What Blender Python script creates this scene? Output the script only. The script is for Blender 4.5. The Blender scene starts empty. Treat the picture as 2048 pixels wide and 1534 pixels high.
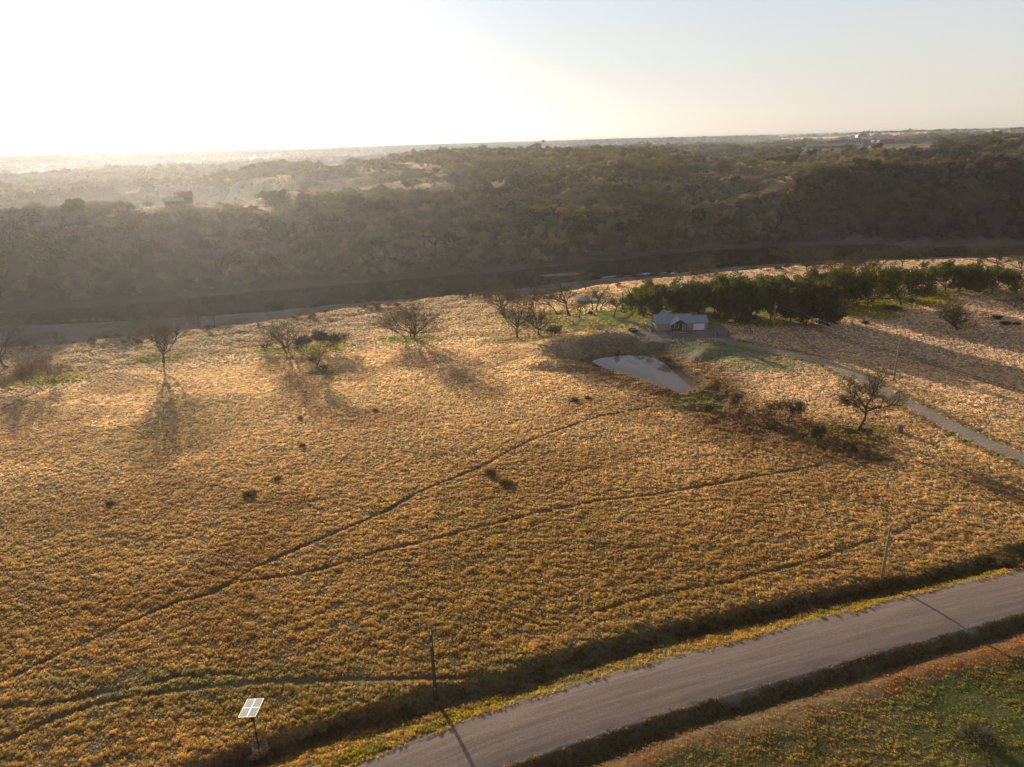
import bpy, bmesh, math, random
import numpy as np
from mathutils import Vector, Matrix
random.seed(7); np.random.seed(7)
R = math.radians
scene = bpy.context.scene
COL = scene.collection

# ------------------------------------------------------------------ camera model (60 m up, looking down 19 deg)
PITCH, ROLL, FPX, CAMH = R(19.07), R(1.65), 1400.0, 60.0
def ray(u, v):
    dx = (u - 1024) / FPX; dy = -(v - 767) / FPX
    x = dx * math.cos(ROLL) + dy * math.sin(ROLL); y = -dx * math.sin(ROLL) + dy * math.cos(ROLL)
    return (x, math.cos(PITCH) + y * math.sin(PITCH), -math.sin(PITCH) + y * math.cos(PITCH))
def at(u, v, z=0.0):
    r = ray(u, v); t = (z - CAMH) / r[2]
    return (r[0] * t, r[1] * t)
def proj(x, y, z):
    z = z - CAMH
    f = y * math.cos(PITCH) - z * math.sin(PITCH); w = y * math.sin(PITCH) + z * math.cos(PITCH)
    a = x / f; b = w / f
    return (a * math.cos(ROLL) - b * math.sin(ROLL)) * FPX + 1024, 767 - (a * math.sin(ROLL) + b * math.cos(ROLL)) * FPX

# ------------------------------------------------------------------ noise
def _hash(i, j, s):
    n = (i.astype(np.int64) * 374761393 + j.astype(np.int64) * 668265263 + s * 1442695041) & 0x7fffffff
    n = ((n ^ (n >> 13)) * 1274126177) & 0x7fffffff
    n = (n ^ (n >> 16)) & 0xffff
    return n / 65535.0
def vnoise(x, y, s=0):
    i = np.floor(x); j = np.floor(y); fx = x - i; fy = y - j
    fx = fx * fx * (3 - 2 * fx); fy = fy * fy * (3 - 2 * fy)
    a = _hash(i, j, s); b = _hash(i + 1, j, s); c = _hash(i, j + 1, s); d = _hash(i + 1, j + 1, s)
    return (a + (b - a) * fx) * (1 - fy) + (c + (d - c) * fx) * fy
def fbm(x, y, s=0, o=4):
    v = 0; a = .5; t = 0
    for k in range(o):
        v = v + a * vnoise(x * 2 ** k + 13.7 * k, y * 2 ** k - 7.1 * k, s + k); t += a; a *= .5
    return v / t
def sstep(a, b, x):
    t = np.clip((x - a) / (b - a), 0, 1); return t * t * (3 - 2 * t)

# ------------------------------------------------------------------ layout lines (photo positions brought to the ground once)
def line(px, z=0.0): return [at(u, v, z) for u, v in px]
def xfun(px, z):
    p = sorted(line(px, z)); xs = np.array([a for a, b in p]); ys = np.array([b for a, b in p])
    return lambda x: np.interp(x, xs, ys)
y_bank = xfun([(-250,722),(0,697),(150,688),(250,678),(380,662),(500,648),(600,634),(700,617),(800,606),(900,592),(1000,592),(1100,590),(1200,572),(1330,556),(1450,545),(1600,533),(1800,522),(2048,514),(2300,508)], 0.0)
y_near0 = xfun([(-250,668),(0,650),(180,646),(350,636),(550,623),(700,608),(850,596),(940,590),(1024,580),(1100,570),(1200,560),(1300,552),(1345,546),(1500,532),(1650,522),(1800,518),(2048,511),(2300,505)], -8.0)
y_far = xfun([(-250,648),(0,627),(350,598),(700,567),(950,547),(1200,524),(1330,508),(1420,498),(1700,488),(1750,488),(1800,492),(2048,492),(2300,492)], -8.0)
_yf0 = y_far
def y_far(x): x = np.asarray(x, float); return _yf0(x) + (fbm(x / 22, x * 0 + 3.3, 611, 4) - .5) * 15
_yn0 = y_near0
def y_near0(x): x = np.asarray(x, float); return _yn0(x) + (fbm(x / 16, x * 0 + 7.7, 613, 4) - .5) * 7
def y_near(x): return np.maximum(np.minimum(y_near0(x), y_far(x) - 14), y_bank(x) + 24)

# hill profiles on the far side: columns by picture column u, each a list of (v, D) or ('z', z, D)
COLS = {
 -300: [(455,455),('z',4,640),(392,900),('z',0,1200),(368,1900),('z',5,2400),(345,3600),(333,8000),(328.5,16000)],
 0:    [(428,470),('z',5,620),(382,900),('z',0,1200),(352,1900),('z',5,2400),(333,3600),(318.5,8000),(314.5,16000)],
 330:  [(470,420),(405,480),('z',10,640),(364,900),('z',5,1200),(337,1900),('z',8,2400),(323,3500),(310,8000),(306,16000)],
 600:  [(478,415),(434,450),(392,560),(349,820),(334,1000),('z',10,1500),(309,3500),(301,8000),(297.5,16000)],
 850:  [(480,415),(424,460),(373,600),(343,760),(321,1100),(308,1300),('z',20,1800),(298,4000),(292,9000),(290,16000)],
 1040: [(482,418),(444,448),(400,500),(356,590),(326,720),('z',24,900),(318,1050),(305,1400),('z',22,1800),(296,3200),(288,8000),(284,15000)],
 1200: [(484,418),(444,436),(384,500),(334,610),('z',20,760),(314,1000),(303,1500),(292,2500),(285,5000),(280,14000)],
 1320: [(468,440),(448,458),(425,490),(380,560),(330,650),('z',16,800),(315,1050),(300,1600),(288,2500),(281,5000),(277,14000)],
 1420: [(462,465),(432,482),(412,500),('z',-5,545),(396,590),(364,645),('z',4,740),(340,960),(320,1200),(300,1600),(288,2200),(280,4000),(274,12000)],
 1500: [(456,480),(425,500),(394,520),('z',-6,570),('z',0,680),(368,820),(345,960),(325,1150),(308,1400),(290,2100),(278,4000),(272,13000)],
 1640: [(446,505),(395,525),(350,560),('z',0,680),(338,860),(318,1050),(300,1350),(286,2200),(274,4500),(268,13000)],
 1750: [(440,520),(374,545),(335,600),('z',16,760),(313,1000),(298,1300),(288,1550),(276,2300),(269,3500),(264.5,10000)],
 2048: [(448,520),(404,535),(344,585),(328,620),('z',18,760),(303,1000),(273,1300),('z',35,1700),(262.5,3000),(256.5,9000)],
 2350: [(440,520),(394,535),(334,585),(318,620),('z',18,760),(293,1000),(262,1300),('z',35,1700),(252,3000),(247,9000)],
}
_az, _prof = [], []
SK = np.concatenate([np.linspace(0, 300, 31), np.geomspace(320, 26000, 60)])
for u in sorted(COLS):
    r = ray(u, 380); az = math.atan2(r[0], r[1]); _az.append(az)
    # the distance of the far water edge along this azimuth
    D0 = 300.0
    while D0 * math.cos(az) < float(y_far(np.array(D0 * math.sin(az)))): D0 += 1
    ks = [(0, -8.0), (6, -6.2), (14, -5.2)]
    for k in COLS[u]:
        if k[0] == 'z': D, z = k[2], k[1]
        else:
            q = ray(u, k[0]); D = k[1]; z = CAMH + D * q[2] / math.hypot(q[0], q[1])
        if D - D0 > 20: ks.append((D - D0, z))
    ks.append((26000, 48.0))
    _prof.append(np.interp(SK, [a for a, b in ks], [b for a, b in ks]))
_az = np.array(_az); _prof = np.array(_prof)
for _ in range(2):
    p = _prof.copy(); p[:, 3:-1] = (_prof[:, 2:-2] + 3 * _prof[:, 3:-1] + _prof[:, 4:]) / 5; _prof = p
def hill(x, y):
    D = np.hypot(x, y); az = np.clip(np.arctan2(x, y), _az[0], _az[-1])
    yf = y_far(x); s = (y - yf) / np.maximum(np.cos(az), .3)
    s = np.where(s < 120, s, D - np.interp(az, _az, np.array(_D0)) ) if False else s
    si = np.interp(s, SK, np.arange(len(SK))); i0 = np.clip(si.astype(int), 0, len(SK) - 2); ft = si - i0
    a = np.interp(az, _az, np.arange(len(_az))); j0 = np.clip(a.astype(int), 0, len(_az) - 2); fa = a - j0; fa = fa * fa * (3 - 2 * fa)
    g = lambda j, i: _prof[j, i]
    z = (g(j0, i0) * (1 - ft) + g(j0, i0 + 1) * ft) * (1 - fa) + (g(j0 + 1, i0) * (1 - ft) + g(j0 + 1, i0 + 1) * ft) * fa
    amp = sstep(25, 160, s)
    z = z + amp * ((fbm(x / 150, y / 150, 5) - .5) * 9 + (fbm(x / 55, y / 55, 9, 3) - .5) * 9) * sstep(20000, 4000, D) - sstep(130, 300, s) * 11 * np.exp(-((fbm(x / 210, y / 210, 143, 2) - .5) / .055) ** 2) * sstep(9000, 3000, D) + sstep(1500, 5000, D) * (fbm(x / 1500, y / 1500, 31, 3) - .5) * 26
    return z

POND_Z = -2.0
POND = line([(1180,722),(1200,716),(1230,712),(1260,710),(1290,711),(1308,715),(1330,727),(1350,744),(1368,760),(1386,775),(1376,779),(1362,786),(1340,779),(1310,769),(1280,759),(1240,746),(1205,735)], POND_Z)
GULLY = line([(1385,785),(1420,815),(1480,850),(1560,870),(1640,890),(1700,905)], -1)
DITCH = line([(200,1640),(440,1545),(560,1500),(700,1452),(800,1425),(870,1402),(1000,1378),(1100,1340),(1250,1295),(1380,1262),(1500,1235),(1600,1212),(1700,1190),(1850,1168),(1950,1140),(2048,1108),(2250,1050)], -.5)
DITCH2 = line([(900,1640),(1150,1520),(1348,1440),(1500,1400),(1700,1338),(1900,1282),(2048,1240),(2300,1165)], -.5)
ROADC = line([(500,1680),(700,1600),(864,1534),(1000,1476),(1174,1418),(1348,1367),(1524,1318),(1700,1270),(1874,1224),(2048,1181),(2350,1105)], .1)
DRIVE = line([(1395,676),(1440,680),(1500,693),(1560,703),(1620,716),(1665,729),(1710,750),(1760,778),(1830,813),(1900,850),(1970,885),(2048,916),(2200,975)])
TRACK = line([(1570,636),(1640,662),(1700,684),(1760,698),(1800,706),(1850,722),(1920,745),(2048,787),(2150,818)])
TRACK2 = line([(1578,640),(1590,662),(1610,685),(1640,705)])
PATHS = [line(p) for p in (
 [(-60,1390),(0,1362),(100,1315),(200,1270),(290,1230),(350,1203),(420,1186),(500,1137),(600,1092),(700,1050),(760,1025),(830,985),(900,957),(960,932),(1050,885),(1120,857),(1200,831),(1300,813)],
 [(400,1192),(460,1165),(540,1153),(620,1141),(700,1118),(760,1100),(850,1080),(930,1058),(1050,1030),(1200,1000),(1330,985),(1480,958),(1640,930)],
 [(-60,1510),(0,1487),(100,1443),(170,1415),(250,1395),(420,1372),(540,1362),(700,1358),(850,1356),(960,1353),(1080,1356),(1180,1325),(1300,1290)],
 [(-60,1420),(60,1412),(150,1398),(220,1383),(300,1368),(360,1352),(480,1345)],
 [(1180,1225),(1300,1190),(1400,1172),(1500,1150),(1620,1120),(1800,1060),(1900,1010)],
 [(1420,735),(1400,760),(1380,785)],
 [(1760,885),(1830,920),(1900,948),(2048,1000)],
 [(0,820),(180,735),(320,723),(430,705),(560,706)])]
YARD = line([(1296,652),(1270,668),(1290,683),(1440,674),(1462,678),(1445,655),(1420,646),(1300,640)])
ISLAND = at(1122, 547, -7.4)

def pdist(x, y, pts, closed=False):
    """distance to a polyline and the side (+ left of travel)"""
    d = np.full(x.shape, 1e9); sd = np.zeros(x.shape)
    n = len(pts)
    for k in range(n if closed else n - 1):
        ax, ay = pts[k]; bx, by = pts[(k + 1) % n]
        vx, vy = bx - ax, by - ay; L = vx * vx + vy * vy + 1e-9
        t = np.clip(((x - ax) * vx + (y - ay) * vy) / L, 0, 1)
        q = np.hypot(x - ax - t * vx, y - ay - t * vy)
        m = q < d
        sd = np.where(m, vx * (y - ay) - vy * (x - ax), sd); d = np.where(m, q, d)
    return d, np.sign(sd)
def inside(x, y, pts):
    c = np.zeros(x.shape, bool); n = len(pts)
    for k in range(n):
        ax, ay = pts[k]; bx, by = pts[(k + 1) % n]
        if ay == by: continue
        m = ((ay > y) != (by > y)) & (x < (bx - ax) * (y - ay) / (by - ay) + ax)
        c ^= m
    return c

def height(x, y, info=False):
    x = np.asarray(x, float); y = np.asarray(y, float)
    shp = x.shape; x = x.ravel(); y = y.ravel()
    h = np.zeros(x.shape)
    yb = y_bank(x); yn = y_near(x); yf = y_far(x)
    near = y < yn + 6
    hn = (fbm(x / 70, y / 70, 3) - .5) * .9 + (fbm(x / 9, y / 9, 4) - .5) * .35 + (fbm(x / 2.2, y / 2.2, 6, 2) - .5) * .16
    plain = near & (y < 330) & (np.abs(x) < 260)
    xs, ys = x[plain], y[plain]; hp = hn[plain]
    # road corridor and its ditches
    dr, _ = pdist(xs, ys, ROADC)
    hp = hp * sstep(3, 12, dr)
    d1, s1 = pdist(xs, ys, DITCH); w = d1 + (fbm(xs / 5, ys / 5, 8) - .5) * 1.0
    north = s1 > 0
    prof = np.where(north, -.72 * sstep(2.0, .5, w), -.72 * sstep(5.0, .6, w))
    hp = hp + prof + np.where(north, .16 * np.exp(-((w - 3.2) / 1.6) ** 2), 0)
    d2, s2 = pdist(xs, ys, DITCH2); w2 = d2 + (fbm(xs / 5, ys / 5, 18) - .5) * .8
    hp = hp - .6 * sstep(3.6, .4, w2)
    hp = np.where(dr < 3.9, np.maximum(hp, .12), hp)
    hp = np.where((dr >= 3.9) & (dr < 5.5), np.maximum(hp, .12 - (dr - 3.9) * .5), hp)
    # gully
    dg, _ = pdist(xs, ys, GULLY)
    hp = hp - .8 * sstep(11, 1, dg) + sstep(12, 4, dg) * (fbm(xs / 3, ys / 3, 44) - .5) * 1.1
    # pond basin with its earth bank
    dp, _ = pdist(xs, ys, POND, True); ins = inside(xs, ys, POND); sd = np.where(ins, -dp, dp)
    cx = sum(p[0] for p in POND) / len(POND); cy = sum(p[1] for p in POND) / len(POND)
    far_side = sstep(-3, 9, (ys - cy) * 1.0 - (xs - cx) * .22)
    wide = 5.0 + 11 * far_side
    wid = sstep(0, 1, sd / wide)
    crest = (.25 + .95 * far_side) * np.exp(-((sd - wide) / (3 + 3 * far_side)) ** 2)
    hh = POND_Z + .12 + (hp + 2.0 - .12) * wid + crest
    hh = np.where(ins, POND_Z - .5 * sstep(0, 3, dp), hh)
    hp = np.where(sd < 40, hh + np.where(ins, 0, sstep(1, 4, sd) * sstep(22, 10, sd) * (fbm(xs / 2.5, ys / 2.5, 51) - .5) * .7), hp)
    # paths and tracks
    for P in PATHS:
        q, _ = pdist(xs, ys, P); q = q + (fbm(xs / 2, ys / 2, 12, 2) - .5) * .4
        hp = hp - .14 * sstep(.7, .2, q)
    q, _ = pdist(xs, ys, DRIVE); hp = np.where(q < 4, hp * sstep(1.2, 4, q) + .04 * sstep(4, 1.2, q), hp)
    iy = inside(xs, ys, YARD); dy, _ = pdist(xs, ys, YARD, True); k = np.where(iy, 1, sstep(4, 0, dy)); hp = hp * (1 - k) + .05 * k
    hn[plain] = hp
    # rough flood plain edge then down the bank
    rough = sstep(yb - 60, yb - 8, y) * sstep(60, -20, x)
    hn = hn + rough * (fbm(x / 4, y / 4, 23, 3) - .5) * 1.2
    t = sstep(0, 1, (y - yb + (fbm(x / 8, y / 8, 33) - .5) * 5) / 14)
    low = -6.4 + (fbm(x / 12, y / 12, 35) - .5) * .9
    hn = hn * (1 - t) + low * t
    hn = np.where(y > yn - 8, hn + (-8.3 - hn) * sstep(yn - 8, yn + 2, y), hn)
    bed = -9.5
    hn = np.where(y > yn, -8.3 + (bed + 8.3) * sstep(0, 6, y - yn), hn)
    hf = np.where(y < yf, -8.0 + (bed + 8.0) * sstep(0, 8, yf - y), hill(x, np.maximum(y, yf)))
    hf = np.where(y >= yf, hf - .0, hf)
    h = np.where(near, hn, hf)
    e = ((x - ISLAND[0] - (y - ISLAND[1]) * .8) / 15) ** 2 + ((y - ISLAND[1]) / 6.5) ** 2
    h = np.maximum(h, -7.5 - .9 * e + (fbm(x / 4, y / 4, 3) - .5) * .3) if True else h
    return h.reshape(shp)
def hz(x, y): return float(height(np.array([x]), np.array([y]))[0])
def hit(u, v):
    """first point of the ground seen at a picture position"""
    r = ray(u, v); k = math.hypot(r[0], r[1])
    D = np.concatenate([np.arange(45, 700, .5), np.geomspace(700, 20000, 4000)])
    X = r[0] / k * D; Y = r[1] / k * D; Z = CAMH + r[2] / k * D
    b = height(X, Y) > Z
    i = int(np.argmax(b)) if b.any() else len(D) - 1
    return X[i], Y[i]
# ------------------------------------------------------------------ helpers for objects and materials
def nt(name):
    m = bpy.data.materials.new(name); m.use_nodes = True; t = m.node_tree
    for n in list(t.nodes): t.nodes.remove(n)
    o = t.nodes.new('ShaderNodeOutputMaterial'); return m, t, o
def N(t, k, **kw):
    n = t.nodes.new(k)
    for a, b in kw.items():
        if a.startswith('i_'): n.inputs[a[2:].replace('_', ' ')].default_value = b
        else: setattr(n, a, b)
    return n
def mix(t, a, b, f, mode='MIX'):
    n = t.nodes.new('ShaderNodeMix'); n.data_type = 'RGBA'; n.blend_type = mode
    for s, v in ((n.inputs[0], f), (n.inputs[6], a), (n.inputs[7], b)):
        if hasattr(v, 'links') or hasattr(v, 'is_linked'): t.links.new(v, s)
        else: s.default_value = v if not isinstance(v, tuple) or len(v) == 4 else (*v, 1)
    return n.outputs[2]
def ramp(t, x, stops):
    n = t.nodes.new('ShaderNodeValToRGB'); t.links.new(x, n.inputs[0]); e = n.color_ramp.elements
    while len(e) < len(stops): e.new(.5)
    for k, (p, c) in enumerate(stops): e[k].position = p; e[k].color = (c, c, c, 1) if not isinstance(c, tuple) else (*c, 1)
    return n.outputs[0]
def noise(t, scale, detail=3, rough=.55, coord='Object', dist=0):
    c = t.nodes.new('ShaderNodeTexCoord'); n = N(t, 'ShaderNodeTexNoise'); n.inputs['Scale'].default_value = scale
    n.inputs['Detail'].default_value = detail; n.inputs['Roughness'].default_value = rough; n.inputs['Distortion'].default_value = dist
    t.links.new(c.outputs[coord], n.inputs['Vector']); return n.outputs[0]
def worldnoise(t, scale, detail=2):
    g = t.nodes.new('ShaderNodeNewGeometry'); n = N(t, 'ShaderNodeTexNoise'); n.inputs['Scale'].default_value = scale; n.inputs['Detail'].default_value = detail
    t.links.new(g.outputs['Position'], n.inputs['Vector']); return n.outputs[0]
def simple(name, col, rough=.8, metal=0, nscale=3, var=.25, spec=.3, bump=0):
    m, t, o = nt(name); b = N(t, 'ShaderNodeBsdfPrincipled'); b.inputs['Roughness'].default_value = rough; b.inputs['Metallic'].default_value = metal
    b.inputs['Specular IOR Level'].default_value = spec
    n = noise(t, nscale, 4); f = ramp(t, n, [(.3, 1 - var), (.7, 1 + var)])
    t.links.new(mix(t, col, f, 1.0, 'MULTIPLY'), b.inputs['Base Color'])
    if bump:
        bp = N(t, 'ShaderNodeBump'); bp.inputs['Strength'].default_value = .5; bp.inputs['Distance'].default_value = bump
        t.links.new(n, bp.inputs['Height']); t.links.new(bp.outputs[0], b.inputs['Normal'])
    t.links.new(b.outputs[0], o.inputs[0]); return m
def leafy(name, col, trans=.5, attr=None, var=.35, tcol=None, vscale=.6):
    """two-sided leaf or grass surface: diffuse and translucent"""
    m, t, o = nt(name)
    n = worldnoise(t, vscale); f = ramp(t, n, [(.3, 1 - var), (.7, 1 + var)])
    if attr:
        a = N(t, 'ShaderNodeAttribute', attribute_name=attr, attribute_type='INSTANCER'); src = a.outputs['Color']
    else: src = (*col, 1)
    c = mix(t, src, f, 1.0, 'MULTIPLY')
    d = N(t, 'ShaderNodeBsdfDiffuse'); tr = N(t, 'ShaderNodeBsdfTranslucent'); mx = N(t, 'ShaderNodeMixShader'); mx.inputs[0].default_value = trans
    t.links.new(c, d.inputs[0])
    t.links.new(mix(t, c, tcol or (1, 1, 1, 1), 1.0, 'MULTIPLY'), tr.inputs[0])
    t.links.new(d.outputs[0], mx.inputs[1]); t.links.new(tr.outputs[0], mx.inputs[2]); t.links.new(mx.outputs[0], o.inputs[0]); return m

def mesh_obj(name, V, F, mat, parent=None, smooth=False, loc=None):
    me = bpy.data.meshes.new(name); me.from_pydata([tuple(v) for v in V], [], [tuple(f) for f in F]); me.update()
    if mat: me.materials.append(mat)
    if smooth: me.polygons.foreach_set('use_smooth', [True] * len(me.polygons))
    o = bpy.data.objects.new(name, me); COL.objects.link(o)
    if parent: o.parent = parent
    if loc is not None: o.location = loc
    return o
def bigmesh(name, V, Fq, mat, nv=4, attrs=None, link=True):
    """V (n,3) array, Fq (m,nv) int array"""
    me = bpy.data.meshes.new(name); V = np.ascontiguousarray(V, np.float32); Fq = np.ascontiguousarray(Fq, np.int32)
    me.vertices.add(len(V)); me.vertices.foreach_set('co', V.ravel())
    if len(Fq):
        me.loops.add(Fq.size); me.loops.foreach_set('vertex_index', Fq.ravel())
        me.polygons.add(len(Fq)); me.polygons.foreach_set('loop_start', np.arange(0, Fq.size, nv, dtype=np.int32)); me.polygons.foreach_set('loop_total', np.full(len(Fq), nv, np.int32))
    for k, (ty, dat) in (attrs or {}).items():
        a = me.attributes.new(k, ty, 'POINT'); a.data.foreach_set('color' if 'COLOR' in ty else 'value', np.ascontiguousarray(dat, np.float32 if ty != 'INT' else np.int32).ravel())
    me.update(calc_edges=True)
    if mat: me.materials.append(mat)
    o = bpy.data.objects.new(name, me)
    if link: COL.objects.link(o)
    return o
def empty(name, loc, rz=0):
    o = bpy.data.objects.new(name, None); COL.objects.link(o); o.location = loc; o.rotation_euler = (0, 0, rz); o.empty_display_size = .5; return o
def tag(o, label=None, cat=None, group=None, kind=None):
    for k, v in (('label', label), ('category', cat), ('group', group), ('kind', kind)):
        if v: o[k] = v
    return o
class MB:
    """collects boxes, prisms and tubes into one mesh"""
    def __init__(s): s.V = []; s.F = []
    def poly(s, vs, fs): b = len(s.V); s.V += [tuple(v) for v in vs]; s.F += [tuple(b + i for i in f) for f in fs]; return s
    def box(s, x0, x1, y0, y1, z0, z1):
        return s.poly([(x0,y0,z0),(x1,y0,z0),(x1,y1,z0),(x0,y1,z0),(x0,y0,z1),(x1,y0,z1),(x1,y1,z1),(x0,y1,z1)],
                      [(0,3,2,1),(4,5,6,7),(0,1,5,4),(1,2,6,5),(2,3,7,6),(3,0,4,7)])
    def tube(s, pts, rad, n=6, cap=True):
        pts = [Vector(p) for p in pts]; rings = []
        if not isinstance(rad, (list, tuple)): rad = [rad] * len(pts)
        for i, p in enumerate(pts):
            d = (pts[min(i + 1, len(pts) - 1)] - pts[max(i - 1, 0)]).normalized()
            a = d.cross(Vector((0, 0, 1)) if abs(d.z) < .9 else Vector((1, 0, 0))).normalized(); b = d.cross(a)
            ring = []
            for k in range(n):
                t = 2 * math.pi * k / n; ring.append(len(s.V)); s.V.append(tuple(p + (a * math.cos(t) + b * math.sin(t)) * rad[i]))
            rings.append(ring)
        for r0, r1 in zip(rings, rings[1:]):
            for k in range(n): s.F.append((r0[k], r0[(k + 1) % n], r1[(k + 1) % n], r1[k]))
        if cap: s.F.append(tuple(reversed(rings[0]))); s.F.append(tuple(rings[-1]))
        return s
    def build(s, name, mat, parent=None, smooth=False): return mesh_obj(name, s.V, s.F, mat, parent, smooth)

# ground surface: painted base colour plus fine procedural variation
def ground_mat(name, bumpd=.12, fine=2.2):
    m, t, o = nt(name)
    a = N(t, 'ShaderNodeAttribute', attribute_name='Col')
    f1 = ramp(t, noise(t, fine, 6, .65), [(.28, .55), (.72, 1.4)]); f2 = ramp(t, noise(t, .13, 3), [(.3, .85), (.7, 1.15)])
    c = mix(t, mix(t, a.outputs['Color'], f1, 1.0, 'MULTIPLY'), f2, 1.0, 'MULTIPLY')
    b = N(t, 'ShaderNodeBsdfPrincipled'); b.inputs['Roughness'].default_value = .95; b.inputs['Specular IOR Level'].default_value = .15
    t.links.new(c, b.inputs['Base Color'])
    bp = N(t, 'ShaderNodeBump'); bp.inputs['Strength'].default_value = .8; bp.inputs['Distance'].default_value = bumpd
    t.links.new(noise(t, fine * .9, 6, .7), bp.inputs['Height']); t.links.new(bp.outputs[0], b.inputs['Normal'])
    t.links.new(b.outputs[0], o.inputs[0]); return m
M = {}
M['ground'] = ground_mat('ground_surface')
M['road'] = simple('gravel_road_surface', (.33, .265, .225, 1), .95, nscale=1.6, var=.12, bump=.03)
M['twig_'] = None
M['bark'] = simple('bark', (.10, .075, .055, 1), .95, nscale=2, var=.3)
M['twig'] = leafy('twigs', (.15, .125, .08), .3, tcol=(1.5, 1.3, .9, 1), vscale=.8)
M['twig_gold'] = leafy('golden_twigs', (.22, .16, .07), .4, tcol=(1.5, 1.3, .8, 1), vscale=.8)
M['brush'] = leafy('brush_twigs', (.16, .12, .085), .3, tcol=(1.5, 1.3, .9, 1), vscale=.8)
M['oakleaf'] = leafy('live_oak_leaves', (.13, .125, .034), .46, tcol=(1.5, 1.5, .6, 1))
M['oakleaf_brown'] = leafy('brownish_oak_leaves', (.135, .11, .045), .45, tcol=(1.5, 1.4, .6, 1))
M['juniper'] = leafy('juniper_leaves', (.06, .068, .022), .4, tcol=(1.6, 1.5, .6, 1))
M['pole'] = simple('weathered_pole_wood', (.33, .235, .135, 1), .9, nscale=2, var=.3)
M['metal'] = simple('grey_metal', (.45, .46, .48, 1), .45, .6, var=.1)
M['dark'] = simple('dark_metal', (.03, .03, .032, 1), .6, .2, var=.2)
M['white'] = simple('white_paint', (.75, .76, .78, 1), .5, var=.05)
M['roof'] = simple('blue_grey_metal_roof', (.34, .40, .50, 1), .38, .35, nscale=1, var=.08, spec=.6)
M['wall'] = simple('taupe_stucco', (.33, .27, .24, 1), .9, var=.06)
M['wood'] = simple('brown_timber', (.12, .06, .04, 1), .8, var=.2)
M['glass'] = simple('dark_glass', (.03, .035, .04, 1), .08, spec=.8, var=.05)
M['red'] = simple('red_barn_metal', (.30, .06, .05, 1), .7, var=.15, nscale=.2)
M['stone'] = simple('grey_stone', (.17, .15, .14, 1), .95, nscale=4, var=.3, bump=.1)
M['log'] = simple('grey_log', (.16, .12, .09, 1), .95, nscale=3, var=.3)
M['water_dark'] = None
def water(name, base, rough, bump, scale):
    m, t, o = nt(name); b = N(t, 'ShaderNodeBsdfPrincipled'); b.inputs['Base Color'].default_value = (*base, 1); b.inputs['Roughness'].default_value = rough
    b.inputs['IOR'].default_value = 1.33; b.inputs['Specular IOR Level'].default_value = .5
    bp = N(t, 'ShaderNodeBump'); bp.inputs['Strength'].default_value = .3; bp.inputs['Distance'].default_value = bump
    t.links.new(noise(t, scale, 3), bp.inputs['Height']); t.links.new(bp.outputs[0], b.inputs['Normal'])
    t.links.new(b.outputs[0], o.inputs[0]); return m
M['river'] = water('river_water', (.022, .026, .014), .03, .006, .5)
M['pond'] = water('pond_water', (.24, .19, .17), .03, .008, .4)  # pale base colour stands in for part of the sky reflection
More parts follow.
